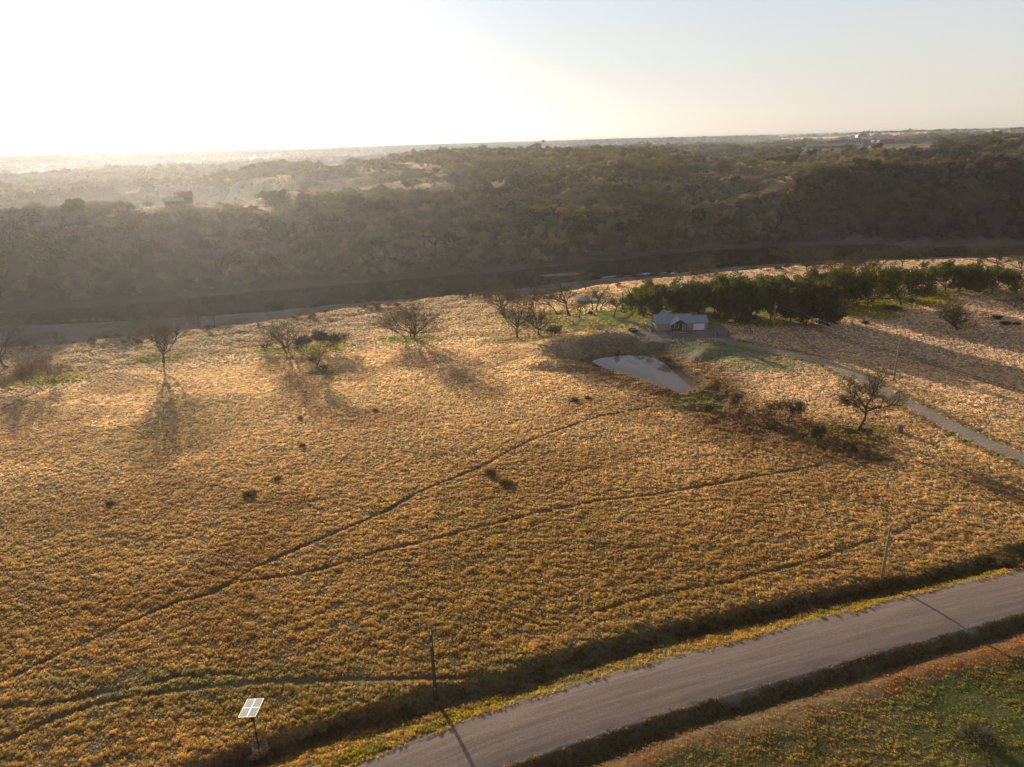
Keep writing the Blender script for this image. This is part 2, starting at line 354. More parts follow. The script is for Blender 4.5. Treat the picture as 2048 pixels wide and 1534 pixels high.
# ------------------------------------------------------------------ the ground: one sheet, polar grid out to 25 km
az = np.radians(np.linspace(-56, 56, 640)); rr = [30.0]
while rr[-1] < 25000: rr.append(rr[-1] * (1.0042 if rr[-1] < 420 else 1.0055 if rr[-1] < 1500 else 1.012))
rr = np.array(rr); na, nr = len(az), len(rr)
RR, AA = np.meshgrid(rr, az, indexing='ij'); GX = (RR * np.sin(AA)).ravel(); GY = (RR * np.cos(AA)).ravel()
GZ = height(GX, GY)
def zones(x, y, z):
    """linear base colour and grass cover (0..1) of the ground"""
    n = len(x); D = np.hypot(x, y)
    C = np.zeros((n, 3)); L = lambda c: np.array(c)[None, :]
    def put(m, c):
        nonlocal C; C = C * (1 - m[:, None]) + L(c) * m[:, None]
    f1 = fbm(x / 14, y / 14, 61, 4); f2 = fbm(x / 40, y / 40, 71, 3); f3 = fbm(x / 3, y / 3, 81, 3)
    C[:] = (.43, .31, .145)
    put(sstep(75, 205, D) * .92, (.73, .61, .45))  # paler with distance: frost, and backlit haze put into the colour
    put(sstep(.5, .68, f1) * .4, (.34, .215, .085)); put(sstep(.52, .7, f2) * .3, (.30, .23, .09))
    grass = np.ones(n)
    yb, yn, yf = y_bank(x), y_near(x), y_far(x)
    nearm = y < yn + 3
    fr = sstep(120, 190, y) * sstep(45, 80, x) ; put(fr * .8, (.58, .47, .39))
    # rough frosted flood plain
    put(sstep(yb - 70, yb - 20, y) * sstep(40, -30, x) * .7, (.42, .34, .24))
    # gravel bar and bank
    bar = sstep(yb + 2, yb + 8, y + (f1 - .5) * 8) * nearm
    put(bar, (.30, .245, .20)); put(bar * sstep(.55, .62, f1) * .8, (.17, .13, .08)); grass = grass * (1 - bar * (1 - .85 * sstep(10, 40, x) * sstep(yb + 24, yb + 16, y)))
    right = sstep(10, 40, x) * sstep(yb + 26, yb + 18, y) * nearm
    put(right * bar * .9, (.50, .37, .22))
    p = (np.abs(x) < 260) & (y < 330); xs, ys = x[p], y[p]; m = np.zeros(n)
    def pm(d, a, b): q = np.zeros(n); q[p] = sstep(a, b, d); return q
    dr, _ = pdist(xs, ys, ROADC); d1, s1 = pdist(xs, ys, DITCH); d2, s2 = pdist(xs, ys, DITCH2)
    nz = (f3[p] - .5)
    # beyond the road: green pasture
    dR, sR = pdist(xs, ys, ROADC); q = np.zeros(n); q[p] = (sR < 0) * sstep(6, 12, dR + nz * 5); put(q * (.35 + .6 * sstep(.35, .6, f1)), (.26, .27, .075)); put(q * sstep(.52, .68, f2) * .5, (.25, .17, .045))
    q = np.zeros(n); q[p] = (s2 < 0) * sstep(5.6, 3.6, np.abs(d2 - 0) + nz * 3) * sstep(1.5, 2.8, d2); put(q * (.35 + .6 * sstep(.42, .6, f1)), (.44, .22, .08)); grass = grass * (1 - q * .65)
    q = pm(d2 + nz * 2, 3.2, 1.2); put(q * .8, (.13, .09, .045)); grass = grass * (1 - q * .3)
    # verge north of the road: greener, golden at the edge
    q = np.zeros(n); q[p] = (s1 < 0) * (sR > 0) * sstep(.5, 2, d1); put(q * .6, (.38, .27, .07))
    q = pm(d1 + nz * 1.5, 2.2, .6); put(q * .8, (.12, .07, .035)); grass = grass * (1 - q * .5)
    q = pm(dr + nz * 2.4, 4.4, 3.2); put(q, (.31, .25, .205)); grass = grass * (1 - pm(dr + nz * 1.8, 4.3, 3.3))
    q = np.zeros(n); q[p] = np.exp(-((dr - 5.2) / .9) ** 2) * (sR > 0); put(q * sstep(.45, .6, f1), (.30, .27, .03))
    # paths
    for k, P in enumerate(PATHS):
        d, _ = pdist(xs, ys, P); wd = (1.2, 1.05, 1.2, 1.0, .9, 1.2, .9, 1.2)[k]
        q = pm(d + nz * 1.3, .48 * wd, .12 * wd) * PW[k]; put(q * .9, (.15, .085, .045)); grass = grass * (1 - q)
        if k == 2: q = pm(np.abs(d - 2.2) + nz * 2, 2.6, .8); put(q * .35, (.30, .27, .14))
    d, _ = pdist(xs, ys, DRIVE); q = pm(d + nz * 1.2, 2.7, 1.7); put(q, (.54, .40, .29)); grass = grass * (1 - q)
    q = pm(np.abs(d - 3.4) + nz, 1.6, .5); put(q * .5, (.22, .19, .05))
    for T, o_ in ((TRACK, 1.1), (TRACK2, 1.0)):
        d, _ = pdist(xs, ys, T); q = pm(np.abs(d - o_ * .75) + nz * .6, .75, .25) * (1 if o_ > 1.05 else .5); put(q * .8, (.28, .19, .10)); grass = grass * (1 - q)
    iy = inside(xs, ys, YARD); dy, _ = pdist(xs, ys, YARD, True)
    q = np.zeros(n); q[p] = np.where(iy, 1, sstep(1.5, 0, dy + nz)); put(q, (.34, .27, .235)); grass = grass * (1 - q)
    # pond surroundings
    dp, _ = pdist(xs, ys, POND, True); ins = inside(xs, ys, POND); sd = np.where(ins, -dp, dp)
    q = pm(sd + nz * 4, 20, 8); put(q * .65, (.26, .17, .085)); q = pm(sd + nz * 3.0, 3.6, .8); put(q * .9, (.14, .09, .055)); grass = grass * (1 - q)
    q = np.zeros(n); q[p] = sstep(2, 6, sd) * sstep(18, 12, sd) * (ys > cyp); put(q * .6 * sstep(.4, .6, f1), (.27, .22, .18)); grass = grass * (1 - q * .55)
    dg, _ = pdist(xs, ys, GULLY)
    q = pm(dg + nz * 6, 14, 5); put(q * .6, (.21, .12, .05)); put(q * sstep(.5, .62, f3) * .5, (.18, .12, .07)); grass = grass * (1 - q * .25)
    def blob(u, v, rx, ry, c, a, cut=0):
        nonlocal grass
        bx, by = at(u, v); e = np.hypot((x - bx) / rx, (y - by) / ry) + (f1 - .5) * .9; m = sstep(1.1, .6, e); put(m * a, c)
        if cut: grass = grass * (1 - m * cut)
    blob(1400, 800, 9, 9, (.27, .28, .09), .7, .4); blob(1440, 705, 16, 8, (.27, .30, .15), .75, .3); blob(1530, 728, 13, 7, (.27, .30, .15), .6, .3)
    blob(1395, 690, 22, 5, (.20, .22, .13), .6, .3)
    blob(1700, 862, 14, 6, (.27, .23, .06), .6); blob(600, 700, 17, 7, (.38, .35, .06), .9, .3); blob(655, 688, 9, 5, (.38, .35, .06), .9, .3)
    blob(825, 677, 13, 6, (.36, .35, .06), .85, .3); blob(60, 760, 18, 7, (.36, .34, .06), .9, .3); blob(328, 716, 12, 7, (.30, .30, .05), .7); blob(645, 745, 6, 3, (.24, .27, .05), .7)
    blob(1150, 638, 26, 14, (.42, .37, .11), .7, .5); blob(1215, 650, 18, 12, (.42, .37, .11), .7, .5); blob(1035, 680, 12, 5, (.30, .28, .05), .6)
    blob(1270, 630, 16, 12, (.30, .34, .03), 1, .6)
    for u, v, rx, ry in ((1300,622,14,16),(1350,618,16,20),(1400,622,16,22),(1450,622,18,22),(1500,622,20,22),(1560,622,20,20),(1610,622,20,18),(1680,612,22,20),(1760,600,18,16),(1810,596,22,18)):
        blob(u, v, rx, ry, (.40, .34, .05), 1, .6)
    for u, v, rx, ry in ((1890,580,16,10),(1940,578,16,10),(1990,580,14,10)): blob(u, v, rx, ry, (.28, .26, .08), .45)
    blob(1430, 1330, 4, 2, (.2, .2, .05), .4)
    blob(1060, 1340, 9, 2.5, (.22, .21, .09), .5); blob(600, 1400, 16, 4, (.30, .25, .07), .4); blob(350, 1360, 18, 2.5, (.27, .26, .13), .5)
    # the far side
    farm = (~nearm); fm = farm.astype(float)
    C = np.where(farm[:, None], L((.085, .068, .045)), C); grass = np.where(farm, 0, grass)
    strip = fm * sstep(10, 4, (y - yf) + (f1 - .5) * 16); put(strip * .8 * sstep(.45, .6, fbm(x / 25, y / 8, 621, 3)), (.17, .125, .085))
    bar2 = fm * sstep(185, 215, x) * sstep(20, 12, (y - yf) + (f1 - .5) * 14); put(bar2 * .7 * sstep(.4, .55, fbm(x / 30, y / 5, 623, 3)), (.22, .175, .14))
    put(fm * (np.abs(h_is - 0) < 0), (.3, .2, .1)) if False else None
    # open hay coloured clearings
    U, V2 = proj(x, y, z); op = clear_mask(U, V2) * fm * clear_noise(x, y)
    nzf = fbm(x / 90, y / 90, 91, 3); op = op * sstep(.2, .42, nzf + op * .25)
    put(op, (.52, .40, .24)); rnd = fm * sstep(.60, .68, fbm(x / 70, y / 110, 197, 4)) * sstep(30, 70, y - yf) * sstep(2500, 1500, D); put(rnd * .85, (.36, .26, .13)); put(op * sstep(.45, .6, fbm(x / 35, y / 110, 95, 4)) * .75, (.22, .17, .09))
    fy = ((U > 1560) & (V2 < 288) & (y > 1900)) * fm * sstep(.34, .42, fbm(x / 700, y / 260, 77, 2)); put(fy, (.66, .46, .10))
    pt = fm * sstep(1500, 2500, D) * sstep(.6, .66, fbm(x / 500, y / 300, 97, 3)); put(pt * .8, (.42, .36, .18))
    put(fm * sstep(2500, 4000, D) * (1 - fy) * (1 - pt) * .5, (.10, .11, .06))
    isl = ((x - ISLAND[0] - (y - ISLAND[1]) * .8) / 15) ** 2 + ((y - ISLAND[1]) / 6.5) ** 2; put((isl < 1.2).astype(float), (.30, .26, .21))
    grass[isl < 2] = 0
    return C, np.clip(grass, 0, 1), np.clip(op + rnd * .8 + fy, 0, 1)
PW = (1, .85, 1, .8, .45, .9, .7, .9)
cyp = sum(p[1] for p in POND) / len(POND)
CLEAR = [[(395,425),(440,375),(520,350),(600,338),(690,322),(800,318),(900,330),(905,350),(850,372),(700,395),(600,412),(600,432),(500,440),(400,440)],
         [(180,438),(230,424),(255,430),(240,446),(190,450)], [(1395,318),(1450,308),(1495,306),(1490,318),(1420,328)], [(1170,318),(1240,308),(1300,308),(1300,320),(1200,325)],
         [(1905,300),(1925,288),(1960,292),(1950,302)], [(1560,296),(1640,288),(1900,283),(1890,300),(1700,300),(1600,306)], [(1000,352),(1030,345),(1040,358),(1010,362)],
         [(1340,445),(1400,425),(1410,432),(1350,452)], [(800,352),(900,362),(960,385),(900,398),(780,388),(740,372)]]
def clear_noise(x, y): return sstep(.34, .50, fbm(x / 32, y / 60, 191, 5))
def clear_mask(U, V):
    m = np.zeros(U.shape)
    for P in CLEAR:
        d, _ = pdist(U, V, P, True); m = np.maximum(m, np.where(inside(U, V, P), sstep(0, 7, d), 0))
    return m
C, GR, OPEN = zones(GX, GY, GZ); C = C * (1 - (.5 - .22 * sstep(110, 210, np.hypot(GX, GY))) [:, None] * GR[:, None])  # ground darkened under grass: shade between tufts put into the colour
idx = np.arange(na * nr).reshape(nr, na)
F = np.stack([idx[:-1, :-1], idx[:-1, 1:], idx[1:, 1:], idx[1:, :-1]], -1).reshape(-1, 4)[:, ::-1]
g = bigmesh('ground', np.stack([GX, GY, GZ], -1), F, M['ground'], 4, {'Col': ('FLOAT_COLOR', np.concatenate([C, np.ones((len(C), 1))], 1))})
g.data.polygons.foreach_set('use_smooth', np.ones(len(g.data.polygons), bool)); tag(g, 'dry golden grassland running down to the river and up the far hills', None, None, 'structure')

# ------------------------------------------------------------------ road sheet
def resample(pts, step):
    out = [np.array(pts[0])]
    P = [np.array(p) for p in pts]
    # Catmull-Rom
    for i in range(len(P) - 1):
        p0, p1, p2, p3 = P[max(i - 1, 0)], P[i], P[i + 1], P[min(i + 2, len(P) - 1)]
        n = max(2, int(np.linalg.norm(p2 - p1) / step))
        for k in range(1, n + 1):
            t = k / n; out.append(.5 * ((2 * p1) + (-p0 + p2) * t + (2 * p0 - 5 * p1 + 4 * p2 - p3) * t * t + (-p0 + 3 * p1 - 3 * p2 + p3) * t ** 3))
    return out
rc = resample(ROADC, .5); V = []; Fr = []; W = 9
offs = np.linspace(-3.55, 3.55, W)
for i, p in enumerate(rc):
    d = rc[min(i + 1, len(rc) - 1)] - rc[max(i - 1, 0)]; d = d / np.linalg.norm(d); nn = np.array([-d[1], d[0]])
    for k, o_ in enumerate(offs):
        e = 1.0
        if k in (0, W - 1): e = 1 + (float(vnoise(np.array([i * .33]), np.array([k * 3.0]))[0]) - .5) * .16 + (float(vnoise(np.array([i * 1.1]), np.array([k * 5.0]))[0]) - .5) * .08
        q = p + nn * o_ * e
        V.append((q[0], q[1], .15 + .10 * (1 - (o_ / 3.6) ** 2) - (.035 if k in (0, W - 1) else 0)))
for i in range(len(rc) - 1):
    for k in range(W - 1): a = i * W + k; Fr.append((a, a + W, a + W + 1, a + 1))
def road_mat():
    m, t, o = nt('gravel_road_surface'); b = N(t, 'ShaderNodeBsdfPrincipled'); b.inputs['Roughness'].default_value = .95; b.inputs['Specular IOR Level'].default_value = .1
    a = N(t, 'ShaderNodeAttribute', attribute_name='lane'); w = N(t, 'ShaderNodeTexNoise'); w.noise_dimensions = '2D'; w.inputs['Scale'].default_value = 1.0; w.inputs['Detail'].default_value = 5; w.inputs['Roughness'].default_value = .7
    t.links.new(a.outputs['Vector'], w.inputs['Vector'])
    f = ramp(t, w.outputs[0], [(.3, .78), (.7, 1.2)]); f2 = ramp(t, noise(t, 5, 8, .8), [(.3, .62), (.7, 1.35)])
    t.links.new(mix(t, mix(t, (.42, .305, .235, 1), f, 1.0, 'MULTIPLY'), f2, 1.0, 'MULTIPLY'), b.inputs['Base Color'])
    bp = N(t, 'ShaderNodeBump'); bp.inputs['Strength'].default_value = .7; bp.inputs['Distance'].default_value = .035; t.links.new(noise(t, 4, 8, .8), bp.inputs['Height']); t.links.new(bp.outputs[0], b.inputs['Normal'])
    t.links.new(b.outputs[0], o.inputs[0]); return m
rd = mesh_obj('road', V, Fr, road_mat(), smooth=True); tag(rd, 'pale gravel road crossing below the field', None, None, 'structure')
la = rd.data.attributes.new('lane', 'FLOAT_VECTOR', 'POINT')
la.data.foreach_set('vector', np.array([(offs[i % W] * 1.6, (i // W) * .5 * .06, 0) for i in range(len(V))], np.float32).ravel())

# ------------------------------------------------------------------ water
def sheet(name, pts, z, mat, label):
    me = bpy.data.meshes.new(name); bm = bmesh.new(); vs = [bm.verts.new((a, b, z)) for a, b in pts]; bm.faces.new(vs); bmesh.ops.triangulate(bm, faces=bm.faces[:])
    bmesh.ops.recalc_face_normals(bm, faces=bm.faces[:]); bm.to_mesh(me); bm.free()
    if me.polygons[0].normal.z < 0: me.flip_normals()
    me.materials.append(mat); o = bpy.data.objects.new(name, me); COL.objects.link(o); tag(o, label, None, None, 'structure'); return o
pp = resample([np.array(p) for p in POND + [POND[0]]], 1.0)[:-1]
pc = np.array([sum(p[0] for p in POND) / len(POND), sum(p[1] for p in POND) / len(POND)])
sheet('pond_water', [pc + (p - pc) * 1.07 for p in pp], POND_Z, M['pond'], 'still stock pond, its pale sky reflection partly in the base colour')
xs = np.linspace(-520, 560, 400)
V = []; Fr = []
for i, x in enumerate(xs): V += [(x, float(y_near(x)) - 5, -8.0), (x, float(y_far(x)) + 4, -8.0)]
for i in range(len(xs) - 1): a = 2 * i; Fr.append((a, a + 2, a + 3, a + 1))
rv = mesh_obj('river_water', V, Fr, M['river']); tag(rv, 'dark green river winding between the field and the wooded hills', None, None, 'structure')

# pale sheets on the river, sky glints put into their colour
M['sky_glint'] = water('glint_water', (.55, .58, .6), .25, .6, 1.6)
for u0, u1, v0, wd in ((1200, 1238, 556, 3.2), (1246, 1266, 553, 1.6), (1278, 1302, 549, 3.4), (1318, 1336, 547, 1.4)):
    a = at(u0, v0, -8); b = at(u1, v0 - (u1 - u0) * .12, -8); P_ = []
    for k in range(18):
        t = k / 9; e = t if t <= 1 else 2 - t; side = 1 if t <= 1 else -1
        P_.append((a[0] + (b[0] - a[0]) * e, a[1] + (b[1] - a[1]) * e + side * wd * math.sin(math.pi * e) * random.uniform(.35, 1)))
    sheet('glint_water', P_, -7.96, M['sky_glint'], 'pale rippled sheet painted as sky glints on the dark river')
# ------------------------------------------------------------------ scattering of ground cover with geometry nodes (stuff only)
def scatter(name, pts, rot, scl, col, variants, label, idx=None, tilt=None):
    pts = np.asarray(pts); n = len(pts)
    c = bpy.data.collections.new(name + '_kinds')
    for v in variants: c.objects.link(v)
    if idx is None: idx = np.random.randint(0, len(variants), n)
    o = bigmesh(name, pts, np.zeros((0, 4), int), None, 4, {'rot': ('FLOAT', rot), 'scl': ('FLOAT', scl), 'idx': ('INT', idx), 'gcol': ('FLOAT_COLOR', np.concatenate([col, np.ones((n, 1))], 1))})
    t = bpy.data.node_groups.new(name + '_nodes', 'GeometryNodeTree')
    t.interface.new_socket('Geometry', in_out='INPUT', socket_type='NodeSocketGeometry'); t.interface.new_socket('Geometry', in_out='OUTPUT', socket_type='NodeSocketGeometry')
    gi = t.nodes.new('NodeGroupInput'); go = t.nodes.new('NodeGroupOutput'); ip = t.nodes.new('GeometryNodeInstanceOnPoints'); ci = t.nodes.new('GeometryNodeCollectionInfo')
    ci.inputs['Collection'].default_value = c; ci.inputs['Separate Children'].default_value = True; ci.inputs['Reset Children'].default_value = True
    def na_(nm, ty):
        q = t.nodes.new('GeometryNodeInputNamedAttribute'); q.data_type = ty; q.inputs['Name'].default_value = nm; return q.outputs['Attribute']
    cb = t.nodes.new('ShaderNodeCombineXYZ'); t.links.new(na_('rot', 'FLOAT'), cb.inputs[2])
    L = t.links.new
    L(gi.outputs[0], ip.inputs['Points']); L(ci.outputs[0], ip.inputs['Instance']); ip.inputs['Pick Instance'].default_value = True
    L(na_('idx', 'INT'), ip.inputs['Instance Index']); L(cb.outputs[0], ip.inputs['Rotation']); L(na_('scl', 'FLOAT'), ip.inputs['Scale'])
    L(ip.outputs[0], go.inputs[0])
    md = o.modifiers.new('scatter', 'NODES'); md.node_group = t
    tag(o, label, None, None, 'stuff'); return o

def tuft(name, seed, nb, rad, h, wid, mat):
    r = random.Random(seed); V = []; F3 = []
    for k in range(nb):
        a = r.uniform(0, 6.283); q = rad * .45 * math.sqrt(r.random()); bx, by = q * math.cos(a), q * math.sin(a)
        a2 = a + r.uniform(-.8, .8); lean = r.uniform(.25, 1.0); hh = h * r.uniform(.6, 1.15); w = wid * r.uniform(.6, 1.3)
        px, py = -math.sin(a2) * w / 2, math.cos(a2) * w / 2
        pts = [(0, 0), (.35 * lean * rad, .62 * hh), (lean * rad * 1.05, hh * (1.0 - .28 * lean))]
        b = len(V)
        (d0, z0), (d1, z1), (d2, z2) = pts
        V += [(bx - px, by - py, z0), (bx + px, by + py, z0), (bx + d1 * math.cos(a2) - px * .9, by + d1 * math.sin(a2) - py * .9, z1), (bx + d1 * math.cos(a2) + px * .9, by + d1 * math.sin(a2) + py * .9, z1), (bx + d2 * math.cos(a2), by + d2 * math.sin(a2), z2)]
        F3 += [(b, b + 1, b + 3), (b, b + 3, b + 2), (b + 2, b + 3, b + 4)]
    return bigmesh(name, np.array(V), np.array(F3), mat, 3, link=False)
gm = leafy('dry_grass_blades', (0, 0, 0), .62, 'gcol', .25, (1.6, 1.5, 1.2, 1), .9)
tufts = [tuft('grass_tuft', s, 26, .34, .34, .035, gm) for s in range(5)]
tufts_f = [tuft('far_grass_tuft', s, 20, .55, .42, .075, gm) for s in range(20, 25)]
def spread(d0, d1, dens, azm=43):
    A = math.radians(azm) * (d1 * d1 - d0 * d0); n = int(A * dens)
    a = np.random.uniform(-math.radians(azm), math.radians(azm), n); D = np.sqrt(np.random.uniform(d0 * d0, d1 * d1, n))
    return D * np.sin(a), D * np.cos(a)
def grasses(name, x, y, tf, s0, s1, label):
    z = height(x, y); C, G, _ = zones(x, y, z)
    cl = np.clip((fbm(x / 1.15, y / .62, 7, 3) - .5) * 1.7 + .5, 0, 1)
    keep = (np.random.rand(len(x)) < G * (.5 + .7 * sstep(.25, .6, cl))) & (y < y_bank(x) + 6 + 18 * sstep(10, 40, x))
    x, y, z, C, cl = x[keep], y[keep], z[keep], C[keep], cl[keep]; n = len(x)
    j = np.random.uniform(.75, 1.35, (n, 1)); C = C * j * (np.array([[1.44, 1.38, 1.19]]) + sstep(110, 230, np.hypot(x, y))[:, None] * np.array([[.02, .08, .24]]))  # distant tufts paled further, backlight and haze in the colour
    dark = np.random.rand(n) < .12; C[dark] *= .55
    s = np.random.uniform(s0, s1, n) * np.where(np.hypot(x, y) < 130, .55 + .9 * cl, .75 + .5 * cl)
    green = (C[:, 1] > C[:, 0] * .95); s[green] *= .6
    near_ = (y < 130) & (np.abs(x) < 120); dd = np.full(n, 99.0); q_, sg_ = pdist(x[near_], y[near_], ROADC); dd[near_] = np.where(sg_ < 0, q_, 99); s[dd < 60] *= .62
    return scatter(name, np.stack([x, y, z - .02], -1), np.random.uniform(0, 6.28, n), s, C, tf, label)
x, y = spread(48, 130, 23, 48); grasses('grass', x, y, tufts, .38, .74, 'dry golden bunch grass covering the near field')
x, y = spread(130, 215, 11); grasses('grass_beyond', x, y, tufts_f, .36, .66, 'dry golden bunch grass in the middle of the field')
x, y = spread(215, 425, 3.6); grasses('grass_by_the_river', x, y, tufts_f, .5, .95, 'frosted bunch grass along the river bank, backlight and haze in its pale colour')

# dry grass in the clearings on the hills, in coarser bunches
x, y = spread(390, 1300, .22, 46); z = height(x, y); C_, _, o_ = zones(x, y, z); k_ = (np.random.rand(len(x)) < o_ * 1.2) & (o_ > .25); x, y, z, C_ = x[k_], y[k_], z[k_], C_[k_]
x2, y2 = spread(1800, 4200, .004, 46); z2 = height(x2, y2); C2, _, o2 = zones(x2, y2, z2); k2 = (o2 > .4); x2, y2, z2, C2 = x2[k2], y2[k2], z2[k2], C2[k2]
P_ = np.concatenate([np.stack([x, y, z - .1], -1), np.stack([x2, y2, z2 - .1], -1)]); s_ = np.concatenate([np.random.uniform(.8, 1.7, len(x)), np.random.uniform(5, 9, len(x2))])
scatter('grass_on_the_hills', P_, np.random.uniform(0, 6.28, len(P_)), s_, (np.concatenate([C_, C2]) * 1.1 + np.array([[.30, .22, .12]])) * np.random.uniform(.75, 1.2, (len(P_), 1)), tufts_f, 'pale hay coloured grass in the clearings on the far hills')
# ------------------------------------------------------------------ trees
def perp(d, r):
    a = d.cross(Vector((r.uniform(-1, 1), r.uniform(-1, 1), r.uniform(-1, 1))))
    return a.normalized() if a.length > 1e-4 else Vector((1, 0, 0))
def grow(seed, H, spread_r, trunks=1, fork=.28, levels=4, kids=(6, 5, 4, 4), ang=(50, 42, 45, 45), up=.12, lean=(0, 0), wig=.16, droop=0, r0=None):
    """recursive skeleton: list of (level, points, radii)"""
    r = random.Random(seed); out = []; tips = []
    R0 = r0 or H * .028
    def branch(p, d, L, rad, lev):
        n = 4 if lev < 2 else 3; pts = [p.copy()]; rads = [rad]; q = p.copy(); dd = d.copy()
        for i in range(n):
            dd = (dd + perp(dd, r) * wig * r.uniform(.5, 1.6) + Vector((0, 0, up if lev else .05)) - Vector((0, 0, droop * lev))).normalized()
            q = q + dd * (L / n); pts.append(q.copy()); rads.append(rad * (1 - .55 * (i + 1) / n))
        out.append((lev, pts, rads))
        if lev >= levels: tips.append(q.copy()); return
        k = kids[lev]
        for j in range(k):
            t = r.uniform(.35, 1.0) if lev else r.uniform(.72, 1.0)
            if j == 0: t = 1.0
            f = t * n; i = min(int(f), n - 1); bp = pts[i].lerp(pts[i + 1], f - i)
            base = (pts[i + 1] - pts[i]).normalized()
            th = R(ang[lev] * r.uniform(.5, 1.25)) * (0.35 if j == 0 else 1)
            if lev == 0:
                az_ = 2 * math.pi * (j + r.uniform(-.3, .3)) / k; side = Vector((math.cos(az_), math.sin(az_), 0))
                side = (side - base * side.dot(base)).normalized()
            else: side = perp(base, r)
            nd = (base * math.cos(th) + side * math.sin(th)).normalized()
            nl = (spread_r * r.uniform(.75, 1.05) * .62 if lev == 0 else L * r.uniform(.5, .72))
            branch(bp, nd, nl, rad * (.55 if lev == 0 else .5) * (1.15 if j == 0 else 1), lev + 1)
    for k in range(trunks):
        a = r.uniform(0, 6.28) + k * 2.4; off = Vector((math.cos(a), math.sin(a), 0)) * (R0 * 1.1 if trunks > 1 else 0)
        d = Vector((lean[0] + (.5 * math.cos(a) if trunks > 1 else 0), lean[1] + (.35 * math.sin(a) if trunks > 1 else 0), 1)).normalized()
        branch(off + Vector((0, 0, -.3)), d, H * fork, R0, 0)
    return out, tips
def tubes(brs, side_fn):
    V = []; F = []
    for lev, pts, rads in brs:
        n = side_fn(lev); rings = []
        for i, p in enumerate(pts):
            d = (pts[min(i + 1, len(pts) - 1)] - pts[max(i - 1, 0)]).normalized()
            a = d.cross(Vector((.3, .2, 1)) if abs(d.z) < .9 else Vector((1, 0, 0))).normalized(); b = d.cross(a); rg = []
            fl = 1.5 if (lev == 0 and i == 0) else 1
            for k in range(n):
                t = 2 * math.pi * k / n; q = p + (a * math.cos(t) + b * math.sin(t)) * rads[i] * fl; rg.append(len(V)); V.append((q.x, q.y, q.z))
            rings.append(rg)
        for g0, g1 in zip(rings, rings[1:]):
            for k in range(n): F.append((g0[k], g0[(k + 1) % n], g1[(k + 1) % n], g1[k]))
    return V, F
def scale_to(brs, tips, H, W):
    zs = [p.z for l, P, r_ in brs for p in P]; xs_ = [math.hypot(p.x, p.y) for l, P, r_ in brs for p in P]
    top = sorted(zs)[int(len(zs) * .992)]; wx = sorted([p.x for l, P, r_ in brs for p in P]); n = len(wx)
    w = wx[int(n * .985)] - wx[int(n * .015)]; sz = H / top; sx = W / w
    for l, P, r_ in brs:
        for p in P: p.x *= sx; p.y *= sx; p.z *= sz
    for p in tips: p.x *= sx; p.y *= sx; p.z *= sz
def minrad(brs, m):
    for l, P, r_ in brs:
        for i in range(len(r_)): r_[i] = max(r_[i], m)
MINR = .022
def twigs(tips, r, n, L, w):
    V = []; F3 = []
    for p in tips:
        for k in range(n):
            d = Vector((r.gauss(0, 1), r.gauss(0, 1), r.gauss(.35, .8))).normalized() * L * r.uniform(.5, 1.3); s = perp(d.normalized(), r) * w
            b = len(V); V += [tuple(p - s), tuple(p + s), tuple(p + d)]; F3.append((b, b + 1, b + 2))
    return V, F3
def bare_tree(name, x, y, H, W, seed, label, cat='tree', group=None, tw='twig', ntw=4, minr=MINR, bark='bark', **kw):
    brs, tips = grow(seed, H, W * .55, **kw); scale_to(brs, tips, H * .97, W); minrad(brs, minr)
    z = hz(x, y); root = empty(name, (x, y, z)); tag(root, label, cat, group)
    V, F = tubes([b for b in brs if b[0] <= 1], lambda l: 7 if l == 0 else 5); mesh_obj('trunk', V, F, M[bark], root, True)
    V, F = tubes([b for b in brs if b[0] > 1], lambda l: 3); r = random.Random(seed + 5)
    V2, F2 = twigs(tips, r, ntw, W * .055 + .3, .013 + minr * .25); b = len(V); V += V2; F += [tuple(i + b for i in f) for f in F2]
    mesh_obj('crown', V, F, M[tw], root)
    return root
def leaf_clumps(centres, rads, per, size, r, flat=.7):
    n = sum(per); V = np.zeros((n * 4, 3)); k = 0
    C = np.repeat(np.array(centres), per, 0); RD = np.repeat(np.array(rads), per)
    rg = np.random.RandomState(r)
    d = rg.normal(size=(n, 3)); d /= np.linalg.norm(d, axis=1)[:, None]; q = RD * rg.uniform(.35, 1.0, n) ** .5
    P = C + d * q[:, None] * np.array([1, 1, flat])
    nrm = d + rg.normal(size=(n, 3)) * .6; nrm /= np.linalg.norm(nrm, axis=1)[:, None]
    a = np.cross(nrm, rg.normal(size=(n, 3))); a /= np.linalg.norm(a, axis=1)[:, None]; b = np.cross(nrm, a)
    s = size * rg.uniform(.55, 1.4, n)[:, None]
    V[0::4] = P - a * s; V[1::4] = P - b * s * .6; V[2::4] = P + a * s; V[3::4] = P + b * s * .6
    return V, np.arange(n * 4).reshape(n, 4)
